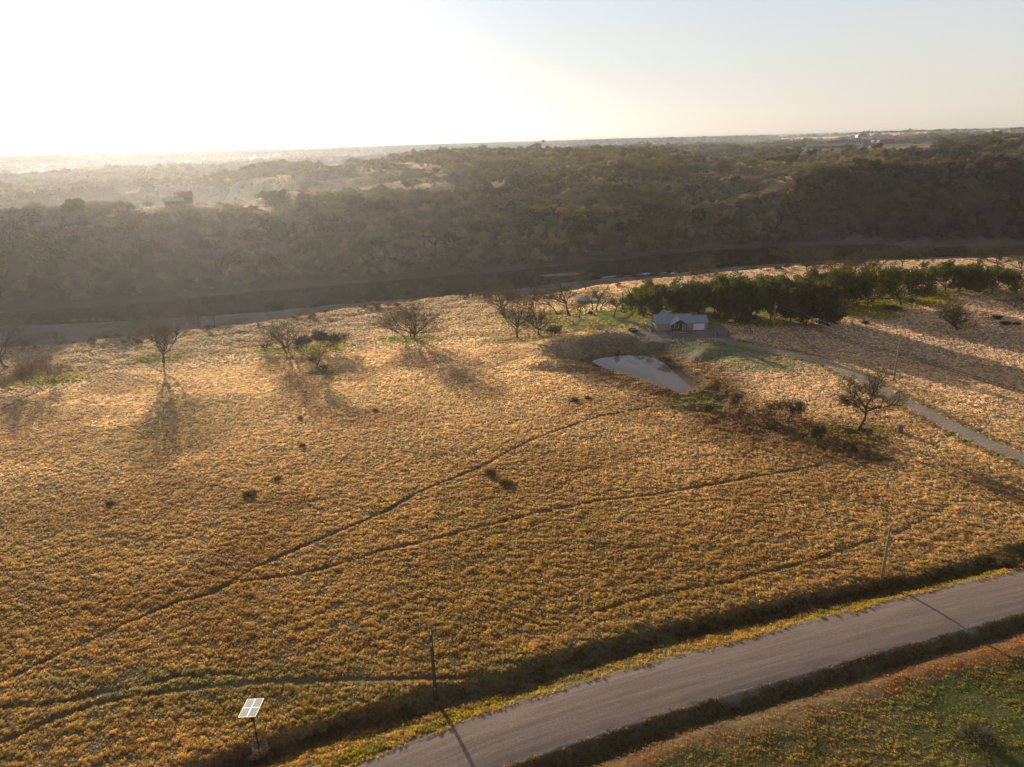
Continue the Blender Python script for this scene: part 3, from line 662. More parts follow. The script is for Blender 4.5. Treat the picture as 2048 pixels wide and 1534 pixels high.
def oak_meshes(seed, H, W, mat, leaves=14500, size=.23, low=.1):
    r = random.Random(seed)
    brs, tips = grow(seed, H, W * .5, trunks=1, fork=.2, levels=3, kids=(6, 5, 4), ang=(62, 48, 45), up=.07, wig=.2); scale_to(brs, tips, H * .9, W * .9); minrad(brs, .04)
    V, F = tubes(brs, lambda l: 7 if l == 0 else 5 if l == 1 else 3)
    tr = bpy.data.meshes.new('trunk'); tr.from_pydata(V, [], F); tr.materials.append(M['bark'])
    cs = [tuple(p) for p in tips if p.z > H * low]
    for k in range(60):   # the outer dome, uneven
        a = r.uniform(0, 6.28); e = math.asin(r.uniform(-.35, .98)); q = r.uniform(.8, 1.02)
        cs.append((W / 2 * q * math.cos(a) * math.cos(e) * .9, W / 2 * q * math.sin(a) * math.cos(e) * .9, H * (.40 + .54 * math.sin(e) * q)))
    rad = [W * r.uniform(.055, .12) for _ in cs]; per = [max(10, int(leaves / len(cs) * (q / (W * .0875)) ** 2)) for q in rad]
    V, F = leaf_clumps(cs, rad, per, size, seed)
    cr = bigmesh('crown', V, F, M[mat], 4, link=False)
    return tr, cr.data
# ------------------------------------------------------------------ the woods across the river (one mass nobody could count)
def brush_kind(seed, H, W, mat, tw):
    brs, tips = grow(seed, H, W * .5, trunks=3, fork=.3, levels=2, kids=(4, 4), ang=(45, 45), up=.1, r0=.10); scale_to(brs, tips, H * .9, W * .8); minrad(brs, .035)
    V, F = tubes(brs, lambda l: 3); r = random.Random(seed)
    V2, F2 = twigs(tips, r, 26, 1.15, .05); b = len(V); V += V2; F += [tuple(i + b for i in f) for f in F2]
    for k in range(160):
        a = r.uniform(0, 6.28); e = math.asin(r.uniform(.05, .98)); q = r.uniform(.6, 1); p = Vector((W / 2 * q * math.cos(a) * math.cos(e), W / 2 * q * math.sin(a) * math.cos(e), H * (.3 + .62 * math.sin(e) * q)))
        d = Vector((math.cos(a) * .4, math.sin(a) * .4, 1)).normalized() * r.uniform(.5, 1.3); s = perp(d.normalized(), r) * .05; b = len(V)
        V += [tuple(p - s), tuple(p + s), tuple(p + d)]; F.append((b, b + 1, b + 2))
    me = bpy.data.meshes.new('winter_brush'); me.from_pydata(V, [], F); me.materials.append(mat); return bpy.data.objects.new('winter_brush', me)
def ever_kind(seed, H, W, mat, n=1100, size=.42):
    r = random.Random(seed); cs = []; rad = []
    for k in range(16):
        a = r.uniform(0, 6.28); q = r.uniform(0, .36) * W; cs.append((q * math.cos(a), q * math.sin(a), H * r.uniform(.3, .74) * (1 - .5 * (q / W)))); rad.append(W * r.uniform(.13, .24))
    V, F = leaf_clumps(cs, rad, [int(n / 16)] * 16, size, seed, .8); V[:, 2] = np.maximum(V[:, 2], .1)
    return bigmesh('evergreen', V, F, mat, 4, link=False)
bm_ = leafy('winter_brush_stems', (0, 0, 0), .25, 'gcol', .35, (1.4, 1.15, .8, 1), .06)
em_ = leafy('evergreen_leaves', (0, 0, 0), .4, 'gcol', .3, (1.6, 1.5, .6, 1), .1)
kinds = [brush_kind(s, 5.5, 6.0, bm_, None) for s in range(6)] + [ever_kind(40 + s, 6.0, 6.5, em_) for s in range(4)]
def woods(name, d0, d1, dens, s0, s1, label, sel=None):
    x, y = spread(d0, d1, dens, 46)
    m = y > y_far(x) + 7; x, y = x[m], y[m]; z = height(x, y); U, V = proj(x, y, z); op = clear_mask(U, V) * clear_noise(x, y)
    D = np.hypot(x, y); f1 = fbm(x / 30, y / 30, 211, 3); f2 = fbm(x / 90, y / 90, 221, 3)
    gap = sstep(.30, .36, f1); fields = ((U > 1540) & (V < 292) & (y > 1800)) * .985 * sstep(.34, .42, fbm(x / 700, y / 260, 77, 2))
    open_far = sstep(1300, 2200, D) * sstep(.52, .60, fbm(x / 500, y / 300, 97, 3)) * .97
    barn = np.zeros(len(x))
    for (bu, bv, bd) in BARNS:
        r_ = ray(bu, bv); k = math.hypot(r_[0], r_[1]); bx, by = r_[0] / k * bd, r_[1] / k * bd
        e = np.hypot((x - bx) / 75, (y - by) / 110); barn = np.maximum(barn, e < 1)
        barn = np.maximum(barn, (np.abs(np.arctan2(x, y) - math.atan2(bx, by)) < .036) & (D < bd + 20) & (D > bd - 480))
    lp = np.zeros(len(x))
    e = np.hypot((x - LODGE[0]) / 26, (y - LODGE[1]) / 30) < 1
    slope_front = (D < LODGE_D) & (np.abs(np.arctan2(x, y) - math.atan2(*LODGE)) < .035) & (D > LODGE_D - 26)
    bar2 = (x > 225) & (y < y_far(x) + 9)
    rnd = sstep(.60, .68, fbm(x / 70, y / 110, 197, 4)) * sstep(30, 70, y - y_far(x))
    keep = (np.random.rand(len(x)) < (.6 + .4 * gap) * (1 - .85 * rnd) * (1 - .95 * op) * (1 - fields) * (1 - open_far) * (1 - .95 * barn)) & ~e & ~slope_front & ~bar2
    isl = (((x - ISLAND[0]) / 20) ** 2 + ((y - ISLAND[1]) / 9) ** 2) < 1; keep &= ~isl
    x, y, z, D, f1, f2, U, V, op = [q[keep] for q in (x, y, z, D, f1, f2, U, V, op)]; n = len(x)
    er = .06 + .55 * sstep(.53, .66, f2) + .25 * sstep(.3, .8, op) + .25 * sstep(900, 1400, D)
    er = er + .6 * sstep(1.1, .5, np.hypot((U - 1110) / 160, (V - 452) / 26)) + .5 * sstep(1.1, .5, np.hypot((U - 1660) / 130, (V - 350) / 14)); er = er * (1 - .8 * ((U > 1350) & (V > 400) & (V < 480)))
    ev = np.random.rand(n) < er
    idx = np.where(ev, np.random.randint(6, 10, n), np.random.randint(0, 6, n))
    j = np.random.uniform(.65, 1.4, (n, 1)); warm = fbm(x / 60, y / 60, 301, 3)[:, None]
    cb = (np.array([[.20, .17, .12]]) * (1 - warm) + np.array([[.29, .23, .13]]) * warm) * j
    ce = (np.array([[.08, .088, .026]]) * (1 - warm) + np.array([[.22, .20, .045]]) * warm) * j
    big = fbm(x / 130, y / 130, 331, 2)[:, None]; tone = .75 + .55 * sstep(.35, .65, big)
    dk = (sstep(1480, 1620, U) * (D < 640))[:, None]; cb = cb * tone * (1 - dk * np.array([[.38, .45, .38]])); ce = ce * tone * (1 - dk * .3)  # right hill brush darkened and greyed: its shaded face put into the colour
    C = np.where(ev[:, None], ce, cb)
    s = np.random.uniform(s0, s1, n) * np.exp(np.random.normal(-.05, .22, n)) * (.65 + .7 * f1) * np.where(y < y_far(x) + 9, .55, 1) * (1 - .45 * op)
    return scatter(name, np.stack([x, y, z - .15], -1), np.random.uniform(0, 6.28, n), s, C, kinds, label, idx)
BARNS = [(1658, 291, 1480), (1764, 284, 1600), (1805, 291, 1500), (1722, 270, 2300)]
def crest(u, dmin, dmax):
    """top of the first ridge seen along a picture column"""
    r = ray(u, 400); k = math.hypot(r[0], r[1]); D = np.arange(dmin, dmax, 2.0); X = r[0] / k * D; Y = r[1] / k * D; Z = height(X, Y); i = int(np.argmax((Z - CAMH) / D)); return float(X[i]), float(Y[i])
LODGE = crest(352, 420, 540); LODGE_D = math.hypot(*LODGE)
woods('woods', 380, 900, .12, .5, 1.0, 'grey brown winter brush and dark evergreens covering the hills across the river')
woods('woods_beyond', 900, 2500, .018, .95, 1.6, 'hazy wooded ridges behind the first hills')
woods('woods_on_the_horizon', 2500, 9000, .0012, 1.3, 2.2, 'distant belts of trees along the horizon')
# scrub on the near bank and around the gully
def scrub(name, n, us, vs, s0, s1, label, gold=.5):
    pts = []; U0, U1 = us
    for k in range(n * 3):
        u = random.uniform(U0, U1); x, y = at(u, 600, 0)
        yb = float(y_bank(np.array(x))); yn = float(y_near(np.array(x)))
        yy = yb + random.choice((random.gauss(6, 5), random.gauss(-3, 4), (yn - yb) - abs(random.gauss(3, 3))))
        if float(fbm(np.array([x / 18]), np.array([yy / 18]), 401, 2)[0]) < .47: continue
        pts.append((x, yy))
        if len(pts) >= n: break
    P = np.array(pts); z = height(P[:, 0], P[:, 1]); m = len(P)
    g_ = np.random.rand(m, 1) * gold; C = (np.array([[.16, .10, .06]]) * (1 - g_) + np.array([[.32, .21, .09]]) * g_) * np.random.uniform(.7, 1.3, (m, 1))
    return scatter(name, np.stack([P[:, 0], P[:, 1], z - .1], -1), np.random.uniform(0, 6.28, m), np.random.uniform(s0, s1, m), C, [brush_kind(s, 5.5, 6.0, bm_, None) for s in range(60, 64)], label)
scrub('undergrowth', 620, (-250, 2350), None, .16, .42, 'low reddish scrub along the near river bank')
# rough weeds in the gully below the pond
P = []
for k in range(380):
    i = random.randrange(len(GULLY) - 1); t_ = random.random(); a_, b_ = GULLY[i], GULLY[i + 1]
    P.append((a_[0] + (b_[0] - a_[0]) * t_ + random.gauss(0, 5), a_[1] + (b_[1] - a_[1]) * t_ + random.gauss(0, 5.5)))
P = np.array(P); m_ = ~inside(P[:, 0], P[:, 1], POND) & (fbm(P[:, 0] / 6, P[:, 1] / 6, 405, 2) > .46); P = P[m_]; z = height(P[:, 0], P[:, 1])
scatter('weeds', np.stack([P[:, 0], P[:, 1], z - .05], -1), np.random.uniform(0, 6.28, len(P)), np.random.uniform(.06, .16, len(P)), np.array([[.50, .34, .15]]) * np.random.uniform(.5, 1.4, (len(P), 1)), [brush_kind(s, 5.5, 6.0, bm_, None) for s in range(70, 73)], 'tangled brown weeds in the wet gully below the pond')

# ------------------------------------------------------------------ individual trees
def place(u, v, vt, wpx):
    """ground point, height to picture row vt, width from wpx"""
    x, y = hit(u, v); x, y = float(x), float(y); z0 = hz(x, y); lo_, hi_ = 0, 60
    for _ in range(40):
        m = (lo_ + hi_) / 2
        if proj(x, y, z0 + m)[1] > vt: lo_ = m
        else: hi_ = m
    d = math.sqrt(x * x + y * y + (CAMH - z0) ** 2)
    return x, y, max(.3, lo_), wpx * d / FPX * .97
BARE = [ # u, v base, v top, width px, seed, label, options
 (15,735,636,150,11,'bare tree leaning apart with a long low right limb at the left edge',dict(trunks=1,fork=.30,levels=4,kids=(4,5,4,4),ang=(62,42,45,45),lean=(-.25,0),wig=.2)),
 (328,726,634,88,12,'upright round bare tree standing alone on the river side of the field',dict(fork=.24,levels=4,kids=(8,6,4,4),ang=(52,42,42,45),up=.14)),
 (576,704,636,92,13,'sprawling bare tree beside the dense dark bushes, low limbs near the ground',dict(fork=.16,trunks=2,levels=4,kids=(5,5,4,4),ang=(65,45,45,45),wig=.24,up=.08)),
 (528,705,682,22,14,'small bare sapling left of the sprawling tree by the dark bushes',dict(fork=.2,trunks=2,levels=3,kids=(5,4,4))),
 (642,741,690,42,15,'small yellowish vase shaped tree in front of the dark bushes',dict(fork=.26,levels=3,kids=(8,6,6),ang=(36,36,40),up=.2,tw='twig_gold',ntw=6)),
 (824,676,603,112,16,'wide spreading bare tree with several trunks on a green patch mid field',dict(fork=.16,trunks=3,levels=4,kids=(5,5,4,4),ang=(52,44,44,45),up=.10,wig=.2)),
 (811,675,628,56,17,'smaller bare tree against the left of the wide spreading tree',dict(fork=.3,levels=4,kids=(5,4,4,4),lean=(-.3,0))),
 (1005,634,566,84,18,'tall bare tree with leaning trunks, leftmost of the river bank grove',dict(fork=.34,trunks=2,levels=4,kids=(5,5,4,4),lean=(-.35,0))),
 (1034,676,598,74,19,'bare tree with straight short trunk at the front of the grove left of the pond',dict(fork=.24,levels=4,kids=(7,6,4,4),ang=(48,42,45,45))),
 (1072,640,577,62,20,'bare tree rising behind the brushy tree in the grove above the pond',dict(fork=.38,levels=4,kids=(6,5,4,4))),
 (1078,672,608,76,21,'bare tree with a dark bush at its foot left of the pond bank',dict(fork=.24,levels=4,kids=(7,6,4,4),ang=(56,44,45,45))),
 (1114,626,577,52,22,'bare tree with a trunk leaning hard left beside the tallest grove tree',dict(fork=.42,levels=4,kids=(5,4,4,4),lean=(-.55,.1),wig=.22)),
 (1138,631,552,74,23,'tallest bare tree of the grove with a thick forked trunk on bright grass',dict(fork=.42,levels=4,kids=(5,5,4,4),ang=(52,44,45,45),r0=.42,wig=.2)),
 (1153,632,600,42,24,'low bare tree just right of the thick forked trunk',dict(fork=.42,levels=3,kids=(5,5,5),wig=.25)),
 (1160,637,592,58,25,'bare tree with long crooked limbs in front of the pale camp pad',dict(fork=.36,levels=3,kids=(5,6,5),ang=(62,48,45),wig=.28,lean=(.1,0))),
 (1171,580,544,46,26,'bare tree at the water edge behind the pale camp pad',dict(fork=.4,levels=4,kids=(5,5,4,3))),
 (1186,621,578,34,27,'slim bare tree, left one of a close pair right of the camp pad',dict(fork=.45,levels=3,kids=(6,5,5))),
 (1193,621,569,40,28,'slim bare tree, right one of a close pair right of the camp pad',dict(fork=.48,levels=3,kids=(6,5,5))),
 (1204,621,580,42,29,'small bare tree forking in a V between the close pair and the oaks',dict(fork=.35,trunks=1,levels=3,kids=(4,5,5),ang=(50,45,45),wig=.26)),
 (1228,633,584,36,30,'thin bare tree standing nearest the left oak on the lawn',dict(fork=.36,levels=3,kids=(7,5,5))),
 (945,594,545,36,31,'small bare tree at the river edge left of the grove, leftmost of two',dict(fork=.3,levels=3,kids=(6,5,5),tw='brush')),
 (984,590,546,44,32,'small bare tree at the river edge, nearest behind the grove',dict(fork=.3,levels=3,kids=(6,5,5),tw='brush')),
 (1070,575,535,24,33,'slender orange tinged sapling in front of the river sandbar',dict(fork=.3,levels=3,kids=(6,5,5),tw='twig_gold')),
 (402,654,625,26,34,'bushy bare sapling on the gravel bar, left of two',dict(fork=.2,trunks=3,levels=3,kids=(4,4,4),tw='brush')),
 (430,654,614,24,35,'taller bare sapling on the gravel bar, right of two',dict(fork=.35,levels=3,kids=(6,5,5),tw='brush')),
 (120,690,662,26,36,'bare shrubby sapling at the edge of the gravel bar far left',dict(fork=.2,trunks=3,levels=3,kids=(4,4,4),tw='brush')),
 (1420,553,512,62,37,'low spreading bare tree against the dark river behind the oak row',dict(fork=.22,levels=4,kids=(6,5,4,4),ang=(60,44,45,45))),
 (1615,543,484,80,38,'large round bare tree on the river bank right of the middle',dict(fork=.24,levels=4,kids=(7,6,4,4),ang=(54,44,45,45))),
 (1645,537,497,50,39,'brownish bare tree tucked right of the large round one on the bank',dict(fork=.24,levels=3,kids=(7,6,5),tw='brush',ntw=9)),
 (1714,562,500,54,40,'bare tree behind the right end of the oak row, left of a wide neighbour',dict(fork=.24,trunks=2,levels=4,kids=(4,4,4,4))),
 (1748,559,491,84,41,'wide bare tree with pale forked trunk behind the isolated oak',dict(fork=.28,levels=4,kids=(5,5,4,4),ang=(56,44,45,45),up=.14)),
 (1803,532,482,70,42,'bare tree at the river edge above the isolated oak',dict(fork=.26,levels=4,kids=(6,5,4,3),ang=(58,44,45,45))),
 (1843,530,485,52,43,'bare tree with crooked trunk at the river edge above the right oaks',dict(fork=.36,levels=4,kids=(5,5,4,3))),
 (1995,534,480,96,44,'broad dark bare tree behind the far right oaks',dict(fork=.22,levels=4,kids=(7,6,4,4),ang=(62,44,45,45))),
 (2044,548,494,70,45,'bare tree with arching limbs cut by the right edge',dict(fork=.34,levels=4,kids=(5,5,4,4),lean=(-.3,0))),
 (2031,573,527,52,46,'olive tinged bare tree right of the far right oak',dict(fork=.24,levels=3,kids=(6,6,5),tw='twig_gold')),
 (2026,618,581,46,47,'dense twiggy little tree near the right edge on the pale field',dict(fork=.2,levels=4,kids=(7,6,4,4),ang=(46,40,42,42),ntw=8)),
 (1917,662,603,52,48,'dense twiggy round tree alone on the pale shaded field',dict(fork=.18,trunks=2,levels=4,kids=(5,6,5,4),ang=(48,40,42,42),ntw=8)),
 (1717,861,744,98,49,'bare umbrella shaped tree with a tall clear trunk beside the driveway',dict(fork=.45,levels=4,kids=(7,6,5,5),ang=(66,44,45,45),wig=.2,up=.06,ntw=8,r0=.34)),
 (1735,612,572,42,50,'pale twisted bare tree between the oak row and the isolated oak',dict(fork=.4,levels=3,kids=(6,5,5),wig=.28)),
 (1713,612,576,34,51,'grey bare tree at the right end of the oak row',dict(fork=.3,levels=3,kids=(6,6,5),tw='brush',ntw=8)),
]
for (u, v, vt, wp, sd, lab, kw) in BARE:
    x, y, H, W = place(u, v, vt, wp); kw = dict(kw)
    kw.setdefault('kids', (6, 5, 4, 4)); bare_tree('bare_tree', x, y, H, W, sd, lab, minr=.013 if y < 180 else .017 if y < 240 else .024, **kw)
# dense bushes
def bush(u, v, vt, wp, sd, label, mat='brush', leafmat=None, cat='bush', name='bush', n=1500, size=.09):
    x, y, H, W = place(u, v, vt, wp); root = empty(name, (x, y, hz(x, y))); tag(root, label, cat)
    brs, tips = grow(sd, H, W * .5, trunks=5, fork=.3, levels=3, kids=(4, 4, 4), ang=(48, 45, 45), up=.08, r0=.07); scale_to(brs, tips, H * .95, W * .95); minrad(brs, .02)
    V, F = tubes(brs, lambda l: 3); r = random.Random(sd); V2, F2 = twigs(tips, r, 5, .5, .02); b = len(V); V += V2; F += [tuple(i + b for i in f) for f in F2]
    mesh_obj('branches', V, F, M[mat], root)
    if leafmat:
        cs = [tuple(p) for p in tips]; V, F = leaf_clumps(cs, [max(.25, W * .09)] * len(cs), [max(1, n // len(cs))] * len(cs), size, sd, .9); V[:, 2] = np.maximum(V[:, 2], .03)
        c_ = bigmesh('foliage', V, F, M[leafmat], 4); c_.parent = root
    return root
M['darkleaf'] = leafy('dark_bush_leaves', (.06, .045, .028), .35, tcol=(1.3, 1.1, .8, 1))
M['rustleaf'] = leafy('rust_weed_leaves', (.30, .20, .09), .5, tcol=(1.3, 1.1, .8, 1))
M['greenleaf'] = leafy('green_weed_leaves', (.19, .165, .055), .45, tcol=(1.4, 1.3, .7, 1))
bush(611, 703, 673, 30, 1, 'dark dense bush, left of the row beside the sprawling bare tree', leafmat='darkleaf', n=3500, size=.14)
bush(640, 698, 664, 34, 2, 'dark dense bush, middle of the row with a pointed top', leafmat='darkleaf', n=3500, size=.14)
bush(668, 696, 667, 46, 3, 'dark dense bush, right end of the row on bright green grass', leafmat='darkleaf', n=4000, size=.14)
bush(1106, 672, 652, 44, 4, 'low dark brushy bush at the foot of the grove above the pond', leafmat='darkleaf', n=1800, size=.12)
bush(14, 780, 747, 66, 5, 'round rusty twig bush at the left edge of the field', leafmat='rustleaf', n=2600, size=.10)
bush(50, 770, 730, 34, 6, 'tall twiggy shrub between the round rusty bush and its neighbour', leafmat='rustleaf', n=1400, size=.09)
bush(84, 769, 716, 44, 7, 'tallest twiggy shrub of the left edge row', leafmat='rustleaf', n=1600, size=.09)
bush(103, 768, 728, 46, 8, 'wide twiggy shrub at the right end of the left edge row', leafmat='rustleaf', n=1600, size=.09)
bush(645, 742, 728, 26, 9, 'small tawny grass clump under the yellowish little tree', mat='twig_gold', leafmat='rustleaf', n=900, size=.07)
bush(1235, 713, 700, 10, 10, 'small dark reed clump in the pond shallows', leafmat='darkleaf', n=500, size=.09, cat='reeds', name='reed_clump')
bush(1333, 727, 712, 24, 12, 'golden brown reed clump on the right bank of the pond', mat='twig_gold', leafmat='rustleaf', n=900, size=.09, cat='reeds', name='reed_clump')
bush(1471, 819, 783, 22, 13, 'thin upright twig bush in the gully nearest the pond', mat='twig', leafmat='rustleaf', n=500, size=.06)
bush(1547, 842, 800, 40, 14, 'broad twig bush in the gully, left of two together', mat='twig', leafmat='rustleaf', n=900, size=.07)
bush(1572, 843, 797, 40, 15, 'broad twig bush in the gully, right of two together', mat='twig', leafmat='rustleaf', n=900, size=.07)
bush(1603, 838, 800, 18, 16, 'slim twig bush at the right end of the gully shrubs', mat='twig', leafmat='rustleaf', n=400, size=.06)
bush(1640, 880, 855, 26, 17, 'faint olive twig bush below the gully shrubs', mat='twig', leafmat='greenleaf', n=500, size=.06)
bush(1418, 822, 808, 20, 18, 'small rusty bush at the green foot of the pond', mat='twig', leafmat='rustleaf', n=500, size=.07)
bush(2010, 1132, 1112, 40, 19, 'olive roadside bush beside the ditch at the right edge', mat='twig_gold', leafmat='greenleaf', n=1600, size=.05)
bush(1950, 1494, 1462, 70, 21, 'thin twiggy shrub in the green pasture at the bottom right corner', mat='twig', leafmat='rustleaf', n=200, size=.03)
for i, (u, v, w_, lab) in enumerate([(600,838,12,'dark weed clump in the upper left field below the sprawling tree'),(748+300,1000,1,''),(978,946,26,'low green weed clump above the cattle trail, left of two'),(1010,968,30,'low green weed clump beside the cattle trail, right of two'),
      (221,1008,16,'tall green weed clump alone in the left field'),(497,989,26,'flat green weed clump in the centre left field'),(555,958,14,'small green weed clump above the flat one'),(1149,802,24,'dark weed clump left of the gully'),(750,822,12,'dark weed clump below the wide spreading tree'),
      (605,893,12,'tiny weed clump in the open field below the dark one'),(1175,798,14,'small dark weed clump nearest the pond gully')]):
    if w_ < 2: continue
    bush(u, v, v - w_ * .22, w_ * .75, 80 + i, lab, mat='twig_gold', leafmat='greenleaf', n=110, size=.05, cat='weeds', name='weed_clump')

# live oaks
OAKM = [oak_meshes(101, 10, 14, 'oakleaf'), oak_meshes(102, 10, 13, 'oakleaf'), oak_meshes(103, 10, 15, 'oakleaf'), oak_meshes(104, 10, 12, 'oakleaf_brown')]
OW = [14, 13, 15, 12]
OAKS = [(1288,634,571,78,0,'live oak left of the house with its trunk on sunny grass'),(1312,625,562,70,1,'live oak right behind the left roof end of the house'),(1356,626,572,62,3,'brownish live oak behind the middle of the house'),
 (1398,630,556,82,2,'bright olive live oak behind the garage'),(1428,626,552,76,0,'live oak with see-through branches just right of the garage'),(1462,632,549,80,1,'live oak in the row, second right of the garage'),
 (1470,645,580,52,3,'grey brown smaller oak at the front of the row'),(1500,632,543,84,2,'tall live oak in the middle of the row'),(1540,642,551,78,0,'live oak above the transformer pole'),(1582,643,550,80,1,'live oak right of the transformer pole'),
 (1612,649,562,74,3,'brownish olive oak at the front right of the row'),(1652,650,560,76,3,'brownish round oak at the front right end of the row'),(1640,604,538,76,1,'live oak behind the brownish front ones'),(1688,612,531,88,0,'tall dark oak at the right end of the row'),
 (1803,610,528,106,2,'isolated broad oak with several trunks between two groups'),(1889,583,524,72,1,'live oak with pale green left side, leftmost of the far right three'),(1932,583,531,50,0,'live oak with gaps in its crown, middle of the far right three'),(1984,588,529,72,2,'dark low oak, rightmost of the far right three')]
for k, (u, v, vt, wp, mi, lab) in enumerate(OAKS):
    x, y, H, W = place(u, v, vt, wp); root = empty('live_oak', (x, y, hz(x, y) - .05), k * 1.7)
    tag(root, lab, 'tree'); s = W / OW[mi]; root.scale = (s * .98, s * .98, H / 10.2)
    for me, nm in zip(OAKM[mi], ('trunk', 'crown')): c_ = bpy.data.objects.new(nm, me); COL.objects.link(c_); c_.parent = root

# evergreens one can tell apart on the hills across the river
def hill_tree_meshes(seed):
    r = random.Random(seed); cs = []; rad = []
    for k in range(20):
        a = r.uniform(0, 6.28); q = 4.2 * math.sqrt(r.random()) * .8; cs.append((q * math.cos(a), q * math.sin(a), r.uniform(2.6, 5.6) - q * .35)); rad.append(r.uniform(1.1, 1.9))
    V, F = leaf_clumps(cs, rad, [110] * 20, .34, seed, .75); V[:, 2] = np.maximum(V[:, 2], .5)
    cr = bigmesh('crown', V, F, M['juniper'], 4, link=False).data
    mb = MB(); mb.tube([(0, 0, -.5), (.15, 0, 1.6), (-.1, .1, 3.4)], [.38, .28, .16], 6)
    for k in range(4): a = k * 1.6 + r.random(); mb.tube([(.1, 0, 1.5), (1.2 * math.cos(a), 1.2 * math.sin(a), 2.8), (2.4 * math.cos(a), 2.4 * math.sin(a), 3.9)], [.2, .13, .07], 4)
    tr = bpy.data.meshes.new('trunk'); tr.from_pydata(mb.V, [], mb.F); tr.materials.append(M['bark']); return tr, cr
HT = [hill_tree_meshes(s) for s in (301, 302, 303, 304)]
HILLT = [(15,414,30),(48,411,30),(85,409,34),(126,403,28),(164,398,26),(195,396,26),(219,398,24),(302,396,30),(362,400,30),(150,434,38),(167,462,24),(130,468,20),
 (44,514,74),(109,532,56),(142,508,36),(219,494,66),(304,508,34),(455,450,28),(533,465,46),(571,484,58),(526,399,24),(542,404,24),(560,415,38),(636,416,32),(676,422,44),(615,432,38),(650,466,60),(442,371,14),
 (400,380,20),(407,396,24),(443,395,26),(366,345,20),(441,341,24),(482,343,24),(513,344,18),(718,324,18),(738,335,18),(871,348,16),(851,418,24),(803,416,18),(759,427,44),(715,420,36),(813,376,20),(834,372,16),(974,390,30),
 (998,394,28),(1087,452,62),(1022,438,46),(1169,458,54),(1186,420,30),(1247,470,40),(1182,478,36),(796,464,26),(824,462,26),(1052,470,40),(930,402,28),(1110,420,30),(620,520,40),(700,470,40),(500,490,36),(390,480,34),(760,500,34),
 (1565,312,18),(1596,306,18),(1622,312,16),(1540,330,20),(1720,338,26),(1745,345,26),(1700,352,24),(1500,395,22),(1455,412,24),(1660,358,22),(1880,315,20),(1930,322,22),(1990,300,20),(2030,330,24),(1420,372,18),(1380,390,22),(1300,430,28),(1225,445,32),
 (1795,350,24),(1690,365,22),(1400,440,26),(1440,458,24),(960,470,34),(905,490,36),(60,455,30),(20,470,34),(96,478,30),(350,520,40),(420,505,34),(270,540,40),(540,540,38),(470,530,36)]
LODGE_DIR = math.atan2(*LODGE)
for k, (u, v, wp) in enumerate(HILLT):
    x, y = hit(u, v); x, y = float(x), float(y); d = math.hypot(x, y)
    if abs(math.atan2(x, y) - LODGE_DIR) < .014 and d < LODGE_D: continue
    s = wp * d / FPX / 7.6; s = min(max(s, .7), 2.9)
    root = empty('hillside_evergreen', (x, y, hz(x, y) - .2), k * 2.1); root.scale = (s, s, min(s, 1.9) * (.95 + .25 * ((k * 7) % 5) / 5))
    tag(root, 'rounded evergreen tree standing out of the brush on the far river hills', 'tree', 'evergreens scattered over the far hills')
    for me, nm in zip(HT[k % 4], ('trunk', 'crown')): c_ = bpy.data.objects.new(nm, me); COL.objects.link(c_); c_.parent = root
# ------------------------------------------------------------------ utility poles
def pole(u, v, vt, label, hardware=True, transformer=False, wood='pole'):
    x, y, H, _ = place(u, v, vt, 10); root = empty('utility_pole', (x, y, hz(x, y) - .1)); tag(root, label, 'utility pole')
    MB().tube([(0, 0, -.5), (0, 0, H * .5), (0, 0, H)], [.23, .20, .165], 10).build('shaft', M[wood], root, True)
    MB().tube([(0, 0, H + .002), (0, 0, H + .30)], [.03, .03], 8).tube([(0, 0, H + .18), (0, 0, H + .36)], [.075, .04], 8).build('insulator', M['white'], root, True)
    if hardware:
        MB().tube([(.0, -.14, H * .86), (.0, -.34, H * .88)], [.03, .03], 6).tube([(0, -.30, H * .86), (0, -.36, H * .91)], [.06, .06], 8).build('bracket', M['white'], root)
        MB().box(-.07, .07, -.20, -.175, H * .17, H * .17 + .3).build('tag_plate', M['white'], root)
    if transformer:
        t_ = MB().tube([(.38, -.05, H - 1.6), (.38, -.05, H - .75)], [.27, .27], 14).build('transformer', M['metal'], root, True)
        MB().tube([(.38, -.05, H - .748), (.38, -.05, H - .70)], [.29, .2], 14).build('lid', M['metal'], t_, True)
        MB().tube([(.46, -.05, H - .70), (.46, -.05, H - .45)], [.04, .03], 6).build('bushing', M['dark'], t_)
        MB().box(.1, .14, -.12, .02, H - 1.4, H - .9).build('bracket', M['dark'], root)
    return Vector((x, y, hz(x, y) - .1 + H))
pole(872, 1402, 1268, 'dark wooden utility pole beside the roadside ditch, nearest the solar panel', wood='bark')
pole(1762, 1166, 1050, 'tan wooden utility pole beside the road at the lower right')
p3 = pole(1787, 763, 687, 'tan wooden utility pole beside the driveway bend', False)
p4 = pole(1546, 658, 606, 'wooden utility pole with grey transformer by the oak row', False, True)
def wire(a, b, sag, label, dz):
    pts = [];
    for i in range(25):
        t = i / 24; p = a.lerp(b, t); pts.append((p.x, p.y, p.z + dz - sag * 4 * t * (1 - t)))
    o = MB().tube(pts, .016, 4).build('power_line', M['metal']); tag(o, label, 'wire'); return o
wire(p4, p3, 1.0, 'upper power line from the transformer pole to the driveway pole', .33)
wire(p4 + Vector((0, 0, -.9)), p3 + Vector((0, 0, -.5)), 1.2, 'lower slack power line from the transformer pole to the driveway pole', 0)

